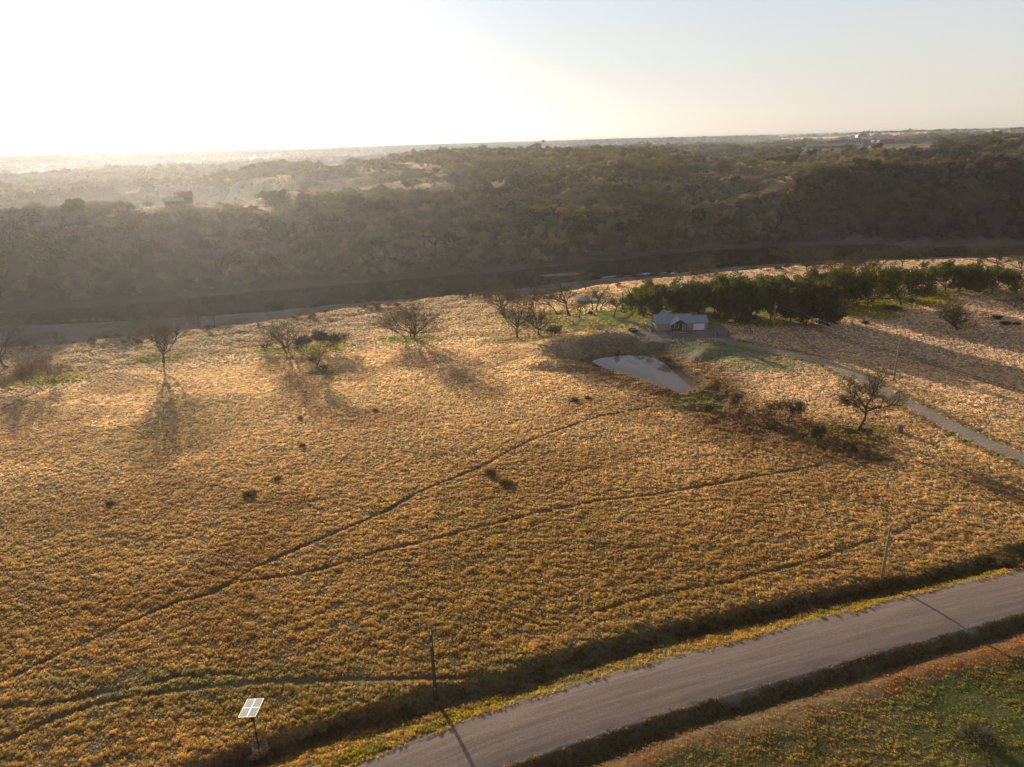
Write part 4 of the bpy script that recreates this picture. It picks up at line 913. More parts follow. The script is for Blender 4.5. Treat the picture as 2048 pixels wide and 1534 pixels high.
# ------------------------------------------------------------------ solar panel on its pole
x, y = at(519, 1503, -.3); z0 = hz(x, y); lo_, hi_ = 0, 20
for _ in range(40):
    m_ = (lo_ + hi_) / 2
    if proj(x, y, z0 + m_)[1] > 1416: lo_ = m_
    else: hi_ = m_
PH = lo_; sp = empty('solar_panel', (x, y, z0)); tag(sp, 'four module solar panel on a tall dark pole beside the road ditch', 'solar panel')
def sol_mat():
    m, t, o = nt('solar_cells'); b = N(t, 'ShaderNodeBsdfPrincipled'); b.inputs['Roughness'].default_value = .22; b.inputs['Specular IOR Level'].default_value = .9
    tc = t.nodes.new('ShaderNodeTexCoord'); br = N(t, 'ShaderNodeTexBrick'); br.offset = 0; br.inputs['Scale'].default_value = 1; br.inputs['Brick Width'].default_value = .13; br.inputs['Row Height'].default_value = .13; br.inputs['Mortar Size'].default_value = .014
    br.inputs['Color1'].default_value = (.12, .10, .10, 1); br.inputs['Color2'].default_value = (.15, .125, .12, 1); br.inputs['Mortar'].default_value = (.5, .44, .4, 1)
    t.links.new(tc.outputs['Object'], br.inputs['Vector']); t.links.new(br.outputs[0], b.inputs['Base Color']); t.links.new(b.outputs[0], o.inputs[0]); return m
sm = sol_mat(); frm = simple('bright_aluminium', (.8, .74, .68, 1), .45, .3, var=.05, spec=.6)
tilt = R(-7)
def panel_xf(o): o.location = (0, 0, PH); o.rotation_euler = (tilt, 0, R(2)); o.parent = sp
wx, wy = .86, 1.42
for sx in (-1, 1):
    for sy in (-1, 1):
        cx_, cy2 = sx * (wx / 2 + .012), sy * (wy / 2 + .012)
        f_ = MB(); e = .035
        x0, x1, y0, y1 = cx_ - wx / 2, cx_ + wx / 2, cy2 - wy / 2, cy2 + wy / 2
        f_.box(x0, x1, y0, y0 + e, 0, .045).box(x0, x1, y1 - e, y1, 0, .045).box(x0, x0 + e, y0 + e, y1 - e, 0, .045).box(x1 - e, x1, y0 + e, y1 - e, 0, .045)
        fo = f_.build('module_frame', frm); panel_xf(fo)
        MB().box(x0 + e, x1 - e, y0 + e, y1 - e, .01, .036).build('cells', sm, fo)
rk = MB(); rk.box(-.8, .8, -.75, -.69, -.07, -.004).box(-.8, .8, .69, .75, -.07, -.004).box(-.04, .04, -1.2, 1.2, -.14, -.072); ro = rk.build('mounting_rack', M['dark']); panel_xf(ro)
MB().tube([(0, 0, -.5), (0, 0, PH - .14)], .07, 10).build('post', M['dark'], sp, True)
MB().box(-.16, .16, -.24, -.08, PH - 1.5, PH - 1.0).build('control_box', M['dark'], sp)
cg = empty('wire_cage', (x + .05, y + .1, z0)); tag(cg, 'round wire cage full of weeds at the foot of the solar panel pole', 'cage')
for zz in (.35, .8, 1.25): MB().tube([(.75 * math.cos(a * .5236), .75 * math.sin(a * .5236), zz) for a in range(13)], .014, 4, False).build('wire_ring', M['metal'], cg)
for a in range(8): MB().tube([(.75 * math.cos(a * .785), .75 * math.sin(a * .785), -.1), (.75 * math.cos(a * .785), .75 * math.sin(a * .785), 1.35)], .02, 4).build('post', M['metal'], cg)
bx_, by_ = x, y; 
rw = empty('weed_clump', (x + .35, y - .5, z0)); tag(rw, 'tall tangled weeds growing around the solar panel pole', 'weeds')
brs, tips = grow(7, 1.7, 1.0, trunks=5, fork=.4, levels=2, kids=(4, 4), ang=(45, 45), r0=.02); V, F = tubes(brs, lambda l: 3); mesh_obj('stems', V, F, M['twig'], rw)
V, F = leaf_clumps([tuple(p) for p in tips], [.22] * len(tips), [9] * len(tips), .045, 3); c_ = bigmesh('foliage', V, F, M['rustleaf'], 4); c_.parent = rw
x, y = at(348, 1526, 0); mk = empty('marker_post', (x, y, hz(x, y))); tag(mk, 'short white marker post in the grass at the bottom left', 'post')
MB().tube([(0, 0, -.1), (0, 0, .8)], .06, 8).build('post', M['metal'], mk); MB().tube([(0, 0, .802), (0, 0, 1.0)], [.12, .10], 10).build('cap', M['white'], mk)

# ------------------------------------------------------------------ the house
fl = at(1312.5, 663.5, 0); fr_ = at(1386, 661.5, 0); gr_ = at(1414.5, 660, 0)
HX, HY = fl; W1 = fr_[0] - fl[0]; W2 = gr_[0] - fr_[0]; rz = 0
ho = empty('farmhouse', (HX, HY, .08), rz); tag(ho, 'low taupe farmhouse with blue grey metal roof and attached garage by the oaks', 'house')
def clad_mat():
    m, t, o = nt('board_and_batten'); b = N(t, 'ShaderNodeBsdfPrincipled'); b.inputs['Roughness'].default_value = .85
    tc = t.nodes.new('ShaderNodeTexCoord'); wv = N(t, 'ShaderNodeTexWave', wave_type='BANDS', bands_direction='X'); wv.inputs['Scale'].default_value = 1.2; t.links.new(tc.outputs['Object'], wv.inputs['Vector'])
    f = ramp(t, wv.outputs[0], [(.0, .8), (.25, 1.0), (1, 1.0)]); t.links.new(mix(t, (.33, .26, .235, 1), f, 1.0, 'MULTIPLY'), b.inputs['Base Color']); t.links.new(b.outputs[0], o.inputs[0]); return m
def seam_mat():
    m, t, o = nt('standing_seam_roof'); b = N(t, 'ShaderNodeBsdfPrincipled'); b.inputs['Roughness'].default_value = .4; b.inputs['Metallic'].default_value = .2; b.inputs['Specular IOR Level'].default_value = .5
    tc = t.nodes.new('ShaderNodeTexCoord'); wv = N(t, 'ShaderNodeTexWave', wave_type='BANDS', bands_direction='X'); wv.inputs['Scale'].default_value = .8; t.links.new(tc.outputs['Object'], wv.inputs['Vector'])
    f = ramp(t, wv.outputs[0], [(.0, .82), (.12, 1.0), (1, 1.0)]); f2 = ramp(t, noise(t, .7, 4), [(.3, .88), (.7, 1.12)])
    t.links.new(mix(t, mix(t, (.36, .42, .52, 1), f, 1.0, 'MULTIPLY'), f2, 1.0, 'MULTIPLY'), b.inputs['Base Color']); t.links.new(b.outputs[0], o.inputs[0]); return m
CL, SR = clad_mat(), seam_mat()
DEP = 8.4; EV = 2.75; RH = EV + 1.75
def gable_walls(x0, x1, y0, y1, ev, rh):
    ym = (y0 + y1) / 2
    return [(x0,y0,-.2),(x1,y0,-.2),(x1,y1,-.2),(x0,y1,-.2),(x0,y0,ev),(x1,y0,ev),(x1,y1,ev),(x0,y1,ev),(x0,ym,rh),(x1,ym,rh)], [(0,1,5,4),(2,3,7,6),(1,2,6,9,5),(3,0,4,8,7)]
def slab(vs, t=.09):
    """roof slope as a thin slab from four top corners"""
    a, b, c, d = [Vector(v) for v in vs]; n = (b - a).cross(d - a).normalized()
    if n.z < 0: n = -n
    lo = [p - n * t for p in (a, b, c, d)]
    return [tuple(p) for p in (a, b, c, d)] + [tuple(p) for p in lo], [(0,1,2,3),(7,6,5,4),(0,4,5,1),(1,5,6,2),(2,6,7,3),(3,7,4,0)]
V, F = gable_walls(0, W1, 0, DEP, EV, RH); mesh_obj('wall', V, F, CL, ho)
V, F = gable_walls(W1 + .003, W1 + W2, .6, DEP - 1.0, EV - .1, EV + 1.25); gw = mesh_obj('garage', V, F, CL, ho)
def roof(x0, x1, y0, y1, ev, rh, name, par):
    ym = (y0 + y1) / 2; oh = .45; sl = (rh - ev) / (ym - y0); r_ = MB(); up_ = .12
    r_.poly(*slab([(x0 - .35, y0 - oh, ev - oh * sl + up_), (x1 + .35, y0 - oh, ev - oh * sl + up_), (x1 + .35, ym - .01, rh + up_), (x0 - .35, ym - .01, rh + up_)]))
    r_.poly(*slab([(x0 - .35, y1 + oh, ev - oh * sl + up_), (x1 + .35, y1 + oh, ev - oh * sl + up_), (x1 + .35, ym + .01, rh + up_), (x0 - .35, ym + .01, rh + up_)]))
    o = r_.build(name, SR, par); c = MB().box(x0 - .36, x1 + .36, ym - .14, ym + .14, rh + up_ - .01, rh + up_ + .05).build('ridge_cap', M['metal'], o); return o
rf = roof(0, W1, 0, DEP, EV, RH, 'roof', ho); roof(W1 + .36, W1 + W2, .6, DEP - 1.0, EV - .1, EV + 1.25, 'roof', ho)
X = lambda u: at(u, 663, 0)[0] - HX
# porch gable towards the camera, cross gable behind
gx0, gx1 = X(1340.5), X(1371.5); gm_ = (gx0 + gx1) / 2; gy = -2.3; gev = 2.75; grh = gev + 1.55
pr = MB(); yk = DEP * .48; o_ = .5; sl = (grh - gev) / ((gx1 - gx0) / 2)
pr.poly(*slab([(gx0 - o_, gy - .45, gev - o_ * sl + .2), (gx0 - o_, yk, gev - o_ * sl + .2), (gm_ - .01, yk, grh + .2), (gm_ - .01, gy - .45, grh + .2)]))
pr.poly(*slab([(gx1 + o_, gy - .45, gev - o_ * sl + .2), (gx1 + o_, yk, gev - o_ * sl + .2), (gm_ + .01, yk, grh + .2), (gm_ + .01, gy - .45, grh + .2)]))
po = pr.build('porch_roof', SR, ho)
MB().box(gm_ - .12, gm_ + .12, gy - .47, yk, grh + .19, grh + .25).build('ridge_cap', M['metal'], po)
MB().poly([(gx0 - .1, gy, gev - .02), (gx1 + .1, gy, gev - .02), (gm_, gy, grh + .05), (gx0 - .1, gy + .15, gev - .02), (gx1 + .1, gy + .15, gev - .02), (gm_, gy + .15, grh + .05)], [(0,1,2),(5,4,3),(0,3,4,1),(1,4,5,2),(2,5,3,0)]).build('gable_board', M['wood'], ho)
for px_ in (gx0 + .12, gx1 - .12): MB().box(px_ - .11, px_ + .11, gy + .02, gy + .24, 0, gev - .03).build('porch_post', M['wood'], ho)
MB().box(gx0 - .2, gx1 + .2, gy - .15, -.004, -.2, .16).build('porch_slab', simple('pale_concrete', (.42, .37, .33, 1), .9, var=.1), ho)
rg = MB(); g0, g1 = X(1328), X(1352); gm2 = (g0 + g1) / 2; sl = 1.6 / ((g1 - g0) / 2); yb_ = DEP + 1.6; y0_ = DEP * .5; zr = RH + .55
rg.poly(*slab([(g0, y0_, zr - 1.6), (g0, yb_, zr - 1.6), (gm2 - .01, yb_, zr), (gm2 - .01, y0_, zr)])); rg.poly(*slab([(g1, y0_, zr - 1.6), (g1, yb_, zr - 1.6), (gm2 + .01, yb_, zr), (gm2 + .01, y0_, zr)]))
ro2 = rg.build('rear_roof', SR, ho); MB().poly([(g0, y0_ + .05, zr - 1.62), (g1, y0_ + .05, zr - 1.62), (gm2, y0_ + .05, zr - .06)], [(0, 1, 2)]).box(g0 + .2, g1 - .2, DEP + .004, yb_ - .3, -.2, EV).build('rear_wall', CL, ho)
def window(u, w_, z0_, h_, yy=-.03, fm='white', par=None):
    xx = X(u); f_ = MB(); e = .07
    f_.box(xx - w_ / 2, xx + w_ / 2, yy - .03, yy + .02, z0_, z0_ + e).box(xx - w_ / 2, xx + w_ / 2, yy - .03, yy + .02, z0_ + h_ - e, z0_ + h_).box(xx - w_ / 2, xx - w_ / 2 + e, yy - .03, yy + .02, z0_ + e, z0_ + h_ - e).box(xx + w_ / 2 - e, xx + w_ / 2, yy - .03, yy + .02, z0_ + e, z0_ + h_ - e).box(xx - .02, xx + .02, yy - .03, yy + .02, z0_ + e, z0_ + h_ - e)
    o = f_.build('window', M[fm], par or ho); MB().box(xx - w_ / 2 + e, xx + w_ / 2 - e, yy, yy + .022, z0_ + e, z0_ + h_ - e).build('pane', M['glass'], o)
window(1325.5, .7, 1.3, .75); window(1381, .6, 1.4, .8); window(1345, 1.15, .95, 1.25); window(1353, 1.0, .95, 1.25)
dx_ = X(1361.5); d_ = MB().box(dx_ - .5, dx_ + .5, -.06, .0, .17, 2.25).build('door', M['wood'], ho)
MB().box(dx_ - .36, dx_ + .36, -.075, -.062, 1.1, 2.1).build('pane', M['glass'], d_); MB().tube([(dx_ + .4, -.1, 1.1), (dx_ + .4, -.14, 1.1)], .035, 6).build('handle', M['metal'], d_)
MB().box(dx_ + .55, dx_ + .63, -.05, .0, .17, 2.3).box(dx_ - .63, dx_ - .55, -.05, .0, .17, 2.3).box(dx_ - .63, dx_ + .63, -.05, .0, 2.302, 2.4).build('door_trim', M['white'], ho)
a0, a1 = X(1388.5), X(1411.5); gd = MB()
for i in range(4): gd.box(a0, a1, .53 if i % 2 else .535, .598, .02 + i * .52, .02 + i * .52 + .505)
gd.build('garage_door', M['white'], ho)
MB().box(-.55, -.37, -.1, DEP * .48, 2.0, 2.2).build('fascia', M['white'], ho)
for yy, zz in ((.5, 2.3), (3.4, 2.9)):  # white cones stand for two sunlit spots read as vents, no lamps
    MB().tube([(-.02, yy, zz), (-.28, yy, zz + .02)], [.09, .22], 10).build('sunlit_vent', M['white'], ho)
ac = empty('air_conditioner', (HX - 1.5, HY + 1.6, .1)); tag(ac, 'grey air conditioning unit at the left end wall of the farmhouse', 'air conditioner')
a_ = MB(); a_.box(-.45, .45, -.45, .45, 0, .95); a_.build('housing', M['metal'], ac); MB().tube([(0, 0, .952), (0, 0, .99)], .36, 14).build('fan_guard', M['dark'], ac)
# patio furniture under the porch: dark chairs
for k in range(3):
    ch = empty('porch_chair', (HX + X(1344) + k * .95, HY - 1.1, .24), .2 * (k - 1))
    tag(ch, ('dark porch chair nearest the left porch post', 'dark porch chair in the middle of the three', 'dark porch chair nearest the front door')[k], 'chair', 'chairs on the porch')
    MB().box(-.3, .3, -.28, .28, .36, .45).build('seat', M['dark'], ch); MB().box(-.3, .3, .2, .28, .452, .95).build('backrest', M['dark'], ch)
    for sx in (-.26, .26):
        for sy in (-.24, .24): MB().box(sx - .03, sx + .03, sy - .03, sy + .03, 0, .358).build('leg', M['dark'], ch)

# pipe fence in front of the yard
def fence(pxs, label, gate=None):
    pts = [at(u, v, 0) for u, v in pxs]; x0, y0 = pts[0]; root = empty('pipe_fence', (x0, y0, .05)); tag(root, label, 'fence')
    for (xa, ya) in pts: MB().tube([(xa - x0, ya - y0, -.2), (xa - x0, ya - y0, 1.25)], .06, 6).build('post', M['dark'], root)
    for h_ in (1.2, .75): MB().tube([(xa - x0, ya - y0, h_) for xa, ya in pts], .035, 5).build('rail', M['dark'], root)
fence([(1281 + 16.2 * i, 682 - .62 * i) for i in range(10)] + [(1433.5, 675.5)], 'dark pipe fence along the front of the gravel yard')
ga, gb = at(1433.5, 675.5), at(1455.5, 674); gt = empty('yard_gate', (ga[0], ga[1], .05)); tag(gt, 'dark metal gate closing the gap in the pipe fence', 'gate')
gl = gb[0] - ga[0] - .3; gdy = gb[1] - ga[1]
for h_ in (.25, .6, .95, 1.3): MB().tube([(.15, 0, h_), (gl, gdy, h_)], .03, 5).build('bar', M['dark'], gt)
for q_ in (.15, gl): MB().tube([(q_, gdy * (q_ > 1), .2), (q_, gdy * (q_ > 1), 1.35)], .035, 5).build('upright', M['dark'], gt)
for n_, (gx_, gy_) in enumerate((ga, gb)):
    gp = MB().tube([(0, 0, -.2), (0, 0, 1.9)], .13, 8).build('gate_post', M['dark']); gp.location = (gx_ + (.0 if n_ else -.02), gy_ - .2, .05); tag(gp, ('stout dark gate post at the left side of the yard gate', 'stout dark gate post at the right side of the yard gate')[n_], 'post')
fence([(1464, 672), (1475, 668), (1488, 667), (1500, 673)], 'short dark pipe fence right of the yard gate')
fence([(1495, 655), (1500, 664), (1504, 672)], 'short dark fence panels by the transformer pole')

# stock tank: a black tyre trough whose water has its reflection painted white
x, y = at(1265, 664, 0); tk = empty('water_trough', (x, y, .05)); tag(tk, 'black round water trough at the left corner of the yard', 'trough'); tk.scale = (1, 1, 1)
prof = [(1.15, 0), (1.62, .05), (1.75, .4), (1.62, .85), (1.35, .95), (1.1, .82), (1.02, .5), (1.05, .3)]
V = []; F = []; n_ = 28
for k in range(n_):
    a = 2 * math.pi * k / n_
    for r_, z_ in prof: V.append((r_ * math.cos(a), r_ * math.sin(a), z_))
q = len(prof)
for k in range(n_):
    for j in range(q - 1): a, b = k * q + j, ((k + 1) % n_) * q + j; F.append((a, b, b + 1, a + 1))
mesh_obj('tyre', V, F, M['dark'], tk, True)
V = [(1.04 * math.cos(2 * math.pi * k / 28), 1.04 * math.sin(2 * math.pi * k / 28), .62) for k in range(28)]; mesh_obj('water', V, [tuple(range(28))], simple('pale_reflection_water', (.7, .72, .74, 1), .12, var=.05, spec=.9), tk)  # near-white water: the reflection is put into its colour
x, y = at(1463, 645, 0); pt_ = empty('storage_tank', (x, y, .1)); tag(pt_, 'small white tank lying on the ground right of the garage', 'tank')
MB().tube([(-.95, 0, .55), (-.8, 0, .55), (.8, 0, .55), (.95, 0, .55)], [.2, .42, .42, .2], 12).build('tank', M['white'], pt_, True)
for s_ in (-.5, .5): MB().box(s_ - .08, s_ + .08, -.3, .3, -.1, .16).build('leg', M['dark'], pt_)
# garden edging and the camp pad by the river
def edging(pxs, label, w_=.28, h_=.22, mat='stone'):
    pts = [at(u, v, 0) for u, v in pxs]; x0, y0 = pts[0]; o = MB().tube([(a - x0, b - y0, h_ * .4) for a, b in pts], w_, 6).build('edging', M[mat]); o.location = (x0, y0, .1); tag(o, label, 'edging'); return o
M['edge'] = simple('pale_stone_edging', (.50, .43, .36, 1), .9, nscale=3, var=.2)
edging([(1230,636),(1237,639),(1250,642),(1272,646)], 'pale stone edging curving over the lawn left of the farmhouse', .16, mat='edge')
edging([(1237,637),(1252,631),(1264,625)], 'pale stone edging running up to the left oak', .16, mat='edge')
edging([(1205,612),(1222,618),(1240,622),(1254,624)], 'pale stone edging behind the thin bare lawn tree', .14, mat='edge')
edging([(1287,616),(1300,621),(1318,625),(1340,627)], 'pale stone edging curving between the first two oaks', .14, mat='edge')
edging([(1292,654),(1302,665)], 'pale timber edging beside the left end of the farmhouse', .16, mat='edge')
edging([(1440,648),(1452,662),(1460,675)], 'pale edging along the right side of the gravel yard', .12, mat='edge')
edging([(1143,592),(1158,604),(1170,618)], 'long pale timber rail left of the camp pad', .2, mat='edge')
edging([(1188,594),(1204,606),(1212,614)], 'long pale timber rail right of the camp pad', .2, mat='edge')
q = [at(*p) for p in ((1153,605),(1199,604),(1190,592),(1152,593))]; x0, y0 = q[0]; cp = empty('camp_pad', (x0, y0, .02)); tag(cp, 'pale raised camp pad with a green front edge among the bare trees', 'pad')
V = [(a - x0, b - y0, z_) for z_ in (-.1, .5) for a, b in q]; mesh_obj('deck', V, [(3,2,1,0),(4,5,6,7),(0,1,5,4),(1,2,6,5),(2,3,7,6),(3,0,4,7)], simple('pale_deck', (.50, .40, .36, 1), .8, var=.15), cp)
MB().box(-.1, q[1][0] - x0 + .1, -.3, -.15, -.1, .62).build('front_edge', simple('mint_green_paint', (.16, .42, .25, 1), .7, var=.15), cp)
x, y = at(1180, 626); rk_ = MB()
bm = bmesh.new(); bmesh.ops.create_icosphere(bm, subdivisions=2, radius=1.1)
for v_ in bm.verts: v_.co *= random.uniform(.75, 1.15); v_.co.z *= .55
me = bpy.data.meshes.new('fire_pit'); bm.to_mesh(me); bm.free(); me.materials.append(M['dark']); o = bpy.data.objects.new('brush_heap', me); COL.objects.link(o); o.location = (x, y, .2); tag(o, 'small black heap on the lawn among the bare trees', 'heap')

# stone marker, fallen logs, brush heaps
x, y = at(1799, 864); st = empty('stone_pillar', (x, y, hz(x, y) - .1)); tag(st, 'short grey stone pillar standing right of the umbrella shaped tree', 'pillar')
bm = bmesh.new(); bmesh.ops.create_cube(bm, size=1); bmesh.ops.bevel(bm, geom=bm.edges[:] + bm.verts[:], offset=.12, segments=2, affect='EDGES'); bmesh.ops.subdivide_edges(bm, edges=bm.edges[:], cuts=2, use_grid_fill=True)
for v_ in bm.verts: v_.co += Vector((random.uniform(-.04, .04), random.uniform(-.04, .04), random.uniform(-.03, .03))); v_.co.x *= 1.0; v_.co.y *= .85; v_.co.z = (v_.co.z + .5) * 1.45
me = bpy.data.meshes.new('block'); bm.to_mesh(me); bm.free(); me.materials.append(M['stone']); o = bpy.data.objects.new('block', me); COL.objects.link(o); o.parent = st
MB().box(-.55, .4, -.5, .42, 1.43, 1.58).build('cap_stone', M['stone'], st)
MB().tube([(-.75, .1, .0), (-.85, .15, .9), (-.8, .1, 1.15)], [.13, .11, .06], 6).build('side_post', M['log'], st)
for n_, (pa, pb, lab) in enumerate((((1688,856),(1712,862),'mossy fallen log left of the umbrella shaped tree'),((1722,862),(1739,858),'short fallen log right of the umbrella shaped tree'),((1731,868),(1740,858),'broken branch lying over the short fallen log'))):
    a, b = at(*pa), at(*pb); o = MB().tube([(0, 0, .1), ((b[0] - a[0]) * .5, (b[1] - a[1]) * .5 + .2, .28), (b[0] - a[0], b[1] - a[1], .15)], [.28, .22, .12], 7).build('fallen_log', M['log'], None, True); o.location = (a[0], a[1], hz(*a)); tag(o, lab, 'log')
for (u, v, w_, lab) in ((1787,620,34,'dark brush heap in front of the isolated oak'),(1731,648,10,'small dark brush heap on the pale field below the oak row'),(1996,637,12,'dark brush heap near the right edge, highest of three'),(2013,649,14,'dark brush heap near the right edge, middle of three'),(2034,650,10,'dark brush heap nearest the right edge'),(1105,676,1,'')):
    if w_ > 1: bush(u, v, v - max(5, w_ * .25), w_, int(u), lab, leafmat='darkleaf', n=700, size=.10, cat='brush heap', name='brush_heap')
a = at(1130, 627); o = MB().tube([(0, 0, .15), (1.5, .8, .3), (3.4, 1.2, .2)], [.3, .2, .1], 6).build('fallen_log', M['log'], None, True); o.location = (a[0] - 3.5, a[1] - .5, hz(*a)); tag(o, 'fallen log at the foot of the tallest grove tree', 'log')

# ------------------------------------------------------------------ lodge on the far left ridge and barns on the right plateau
x, y = LODGE; z = hz(x, y); k_ = math.hypot(x, y) / FPX; lg = empty('hilltop_lodge', (x, y, z + .4), -LODGE_DIR); lg.scale = (.95, .95, .85); tag(lg, 'brown hilltop lodge with a pale lower roof in the morning haze', 'house')
M['lodgeroof'] = simple('brown_shingle_roof', (.27, .13, .095, 1), .9, var=.2); M['paleroof'] = simple('pale_metal_roof', (.5, .48, .5, 1), .4, .3, var=.08)
V, F = gable_walls(0, 9.5, 2, 10, 4.4, 7.6); mesh_obj('wall', V, F, M['wood'], lg)
r_ = MB(); r_.poly(*slab([(-.6, 1.2, 4.2), (10, 1.2, 4.2), (10, 5.99, 8.0), (-.6, 5.99, 8.0)], .2)).poly(*slab([(-.6, 10.8, 4.2), (10, 10.8, 4.2), (10, 6.01, 8.0), (-.6, 6.01, 8.0)], .2)); r_.build('roof', M['lodgeroof'], lg)
V, F = gable_walls(-7, 4, -2.5, 1.9, 2.4, 3.2); mesh_obj('lower_wall', V, F, M['wood'], lg)
r_ = MB(); r_.poly(*slab([(-7.6, -3.4, 2.5), (4.4, -3.4, 2.5), (4.4, 1.95, 4.6), (-7.6, 1.95, 4.6)], .15)); r_.build('lower_roof', M['paleroof'], lg)
for k in range(3): w2 = MB().box(-5.8 + 3 * k, -4.4 + 3 * k, -2.56, -2.502, .7, 1.9).build('window', M['glass'], lg)
MB().box(1.2, 2.0, 1.93, 1.996, 5.2, 6.4).build('window', M['white'], lg)
x2, y2 = crest(378, 420, 540); tw_ = empty('windmill', (float(x2), float(y2), hz(float(x2), float(y2)))); tag(tw_, 'thin windmill mast right of the hilltop lodge', 'windmill')
for sx in (-1, 1):
    for sy in (-1, 1): MB().tube([(sx * .7, sy * .7, -.3), (sx * .1, sy * .1, 8.2)], .06, 4).build('leg', M['dark'], tw_)
wh = MB()
for k in range(14):
    a = k * math.pi / 7; wh.poly([(.2 * math.cos(a), -.3, 8.5 + .2 * math.sin(a)), (1.1 * math.cos(a - .14), -.3, 8.5 + 1.1 * math.sin(a - .14)), (1.1 * math.cos(a + .14), -.22, 8.5 + 1.1 * math.sin(a + .14))], [(0, 1, 2)])
wh.build('wheel', M['metal'], tw_); MB().box(-.02, .02, .1, 1.6, 8.3, 8.9).build('tail', M['metal'], tw_)
def barn(u, v, D, L, Wd, ev, rh, rot, label, wallm, roofm, name='barn', doors=0):
    r_ = ray(u, v); k = math.hypot(r_[0], r_[1]); x, y = r_[0] / k * D, r_[1] / k * D; z = max(hz(x, y), CAMH + r_[2] / k * D - 1.5)
    o = empty(name, (x, y, z - .4), rot); tag(o, label, 'barn')
    V, F = gable_walls(-L / 2, L / 2, -Wd / 2, Wd / 2, ev, rh); F = F; mesh_obj('wall', V, F, M[wallm], o)
    sl = (rh - ev) / (Wd / 2); q = MB(); q.poly(*slab([(-L / 2 - .5, -Wd / 2 - .6, ev - .6 * sl + .3), (L / 2 + .5, -Wd / 2 - .6, ev - .6 * sl + .3), (L / 2 + .5, -.01, rh + .3), (-L / 2 - .5, -.01, rh + .3)], .2))
    q.poly(*slab([(-L / 2 - .5, Wd / 2 + .6, ev - .6 * sl + .3), (L / 2 + .5, Wd / 2 + .6, ev - .6 * sl + .3), (L / 2 + .5, .01, rh + .3), (-L / 2 - .5, .01, rh + .3)], .2)); q.build('roof', M[roofm], o)
    for i in range(doors): MB().box(-L / 2 - .1, -L / 2 - .004, -Wd / 2 + 1.5 + i * Wd / doors, -Wd / 2 + 1.5 + i * Wd / doors + Wd / doors * .45, 0, ev * .85).build('door', M['white'], o)
    return o
barn(1659, 294, 1480, 80, 12, 4.5, 8, R(-20), 'long low red barn with pale blue roof, leftmost on the plateau', 'red', 'paleroof')
barn(1762, 286, 1600, 34, 30, 6.5, 11.5, R(18), 'tall red barn with pale sunlit end wall on the plateau', 'red', 'paleroof', doors=2)
barn(1806, 293, 1500, 50, 12, 4, 6.5, R(-20), 'low open red shed right of the tall barn', 'red', 'paleroof')
ar = ray(1723, 272); k = math.hypot(ar[0], ar[1]); x, y = ar[0] / k * 2250, ar[1] / k * 2250; z = max(hz(x, y), CAMH + ar[2] / k * 2250 - 2)
rs = empty('arched_shed', (x, y, z - 1), R(-10)); tag(rs, 'round arched shed behind the barns near the horizon', 'shed')
V = []; F = []; Rr = 13
for j, yy in enumerate((-12, 12)):
    for i in range(13): a = math.pi * i / 12; V.append((Rr * math.cos(a), yy, Rr * .8 * math.sin(a)))
for i in range(12): F.append((i, i + 1, 13 + i + 1, 13 + i))
mesh_obj('arched_roof', V, F, M['paleroof'], rs); mesh_obj('end_wall', [(v_[0] * .98, v_[1] * .98, v_[2] * .98) for v_ in V], [tuple(range(12, -1, -1)), tuple(range(13, 26))], M['dark'], rs)
# ------------------------------------------------------------------ haze over the valley and the far hills
def vol_mat(name, dens, col, g):
    m, t, o = nt(name); s = N(t, 'ShaderNodeVolumeScatter'); s.inputs['Density'].default_value = dens; s.inputs['Anisotropy'].default_value = g; s.inputs['Color'].default_value = (*col, 1)
    t.links.new(s.outputs[0], o.inputs['Volume']); return m
def fan(name, a0, a1, ds, z0, ztop, mat, label, n=40):
    """closed layer of air: flat underside at z0, top height ztop(t, d), clipped to stay above the underside"""
    V = []; F = []; m = len(ds)
    for i in range(n + 1):
        a = a0 + (a1 - a0) * i / n; s, c = math.sin(a), math.cos(a)
        for d in ds: V.append((d * s, d * c, max(z0 + 1, ztop(i / n, d))))
        for d in ds: V.append((d * s, d * c, z0))
    w2 = 2 * m
    for i in range(n):
        for j in range(m - 1):
            a = i * w2 + j; F += [(a, a + 1, a + 1 + w2, a + w2), (a + m, a + m + w2, a + m + 1 + w2, a + m + 1)]
        a = i * w2; F += [(a, a + w2, a + w2 + m, a + m), (a + m - 1, a + 2 * m - 1, a + w2 + 2 * m - 1, a + w2 + m - 1)]
    F += [tuple([j for j in range(m)] + [m + j for j in reversed(range(m))]), tuple(n * w2 + q_ for q_ in [m + j for j in range(m)] + [j for j in reversed(range(m))])]
    o = mesh_obj(name, V, F, mat); b_ = bmesh.new(); b_.from_mesh(o.data); bmesh.ops.recalc_face_normals(b_, faces=b_.faces[:]); b_.to_mesh(o.data); b_.free()
    tag(o, label, None, None, 'stuff'); return o
def airbox(name, x0, x1, y0, y1, z0, z1, mat, label):
    o = MB().box(x0, x1, y0, y1, z0, z1).build(name, mat); tag(o, label, None, None, 'stuff'); return o
airbox('haze', -1200, 1200, -60, 700, -40, 76, vol_mat('near_haze', 1 / 8000, (1.0, .96, .90), .72), 'thin haze added over the field and the river as a lens glare veil')  # haze box added to veil the view the way lens glare does
fan('far_haze', R(-60), R(60), [1440, 24000], -40, lambda t, d: 80, vol_mat('far_haze', 1 / 14000, (.85, .93, 1.0), .25), 'thin pale haze over the far country', 24)
LAY = [(2, 34), (9, 28), (16, 22), (23, 15), (31, 8), (40, 0), (50, -8)]
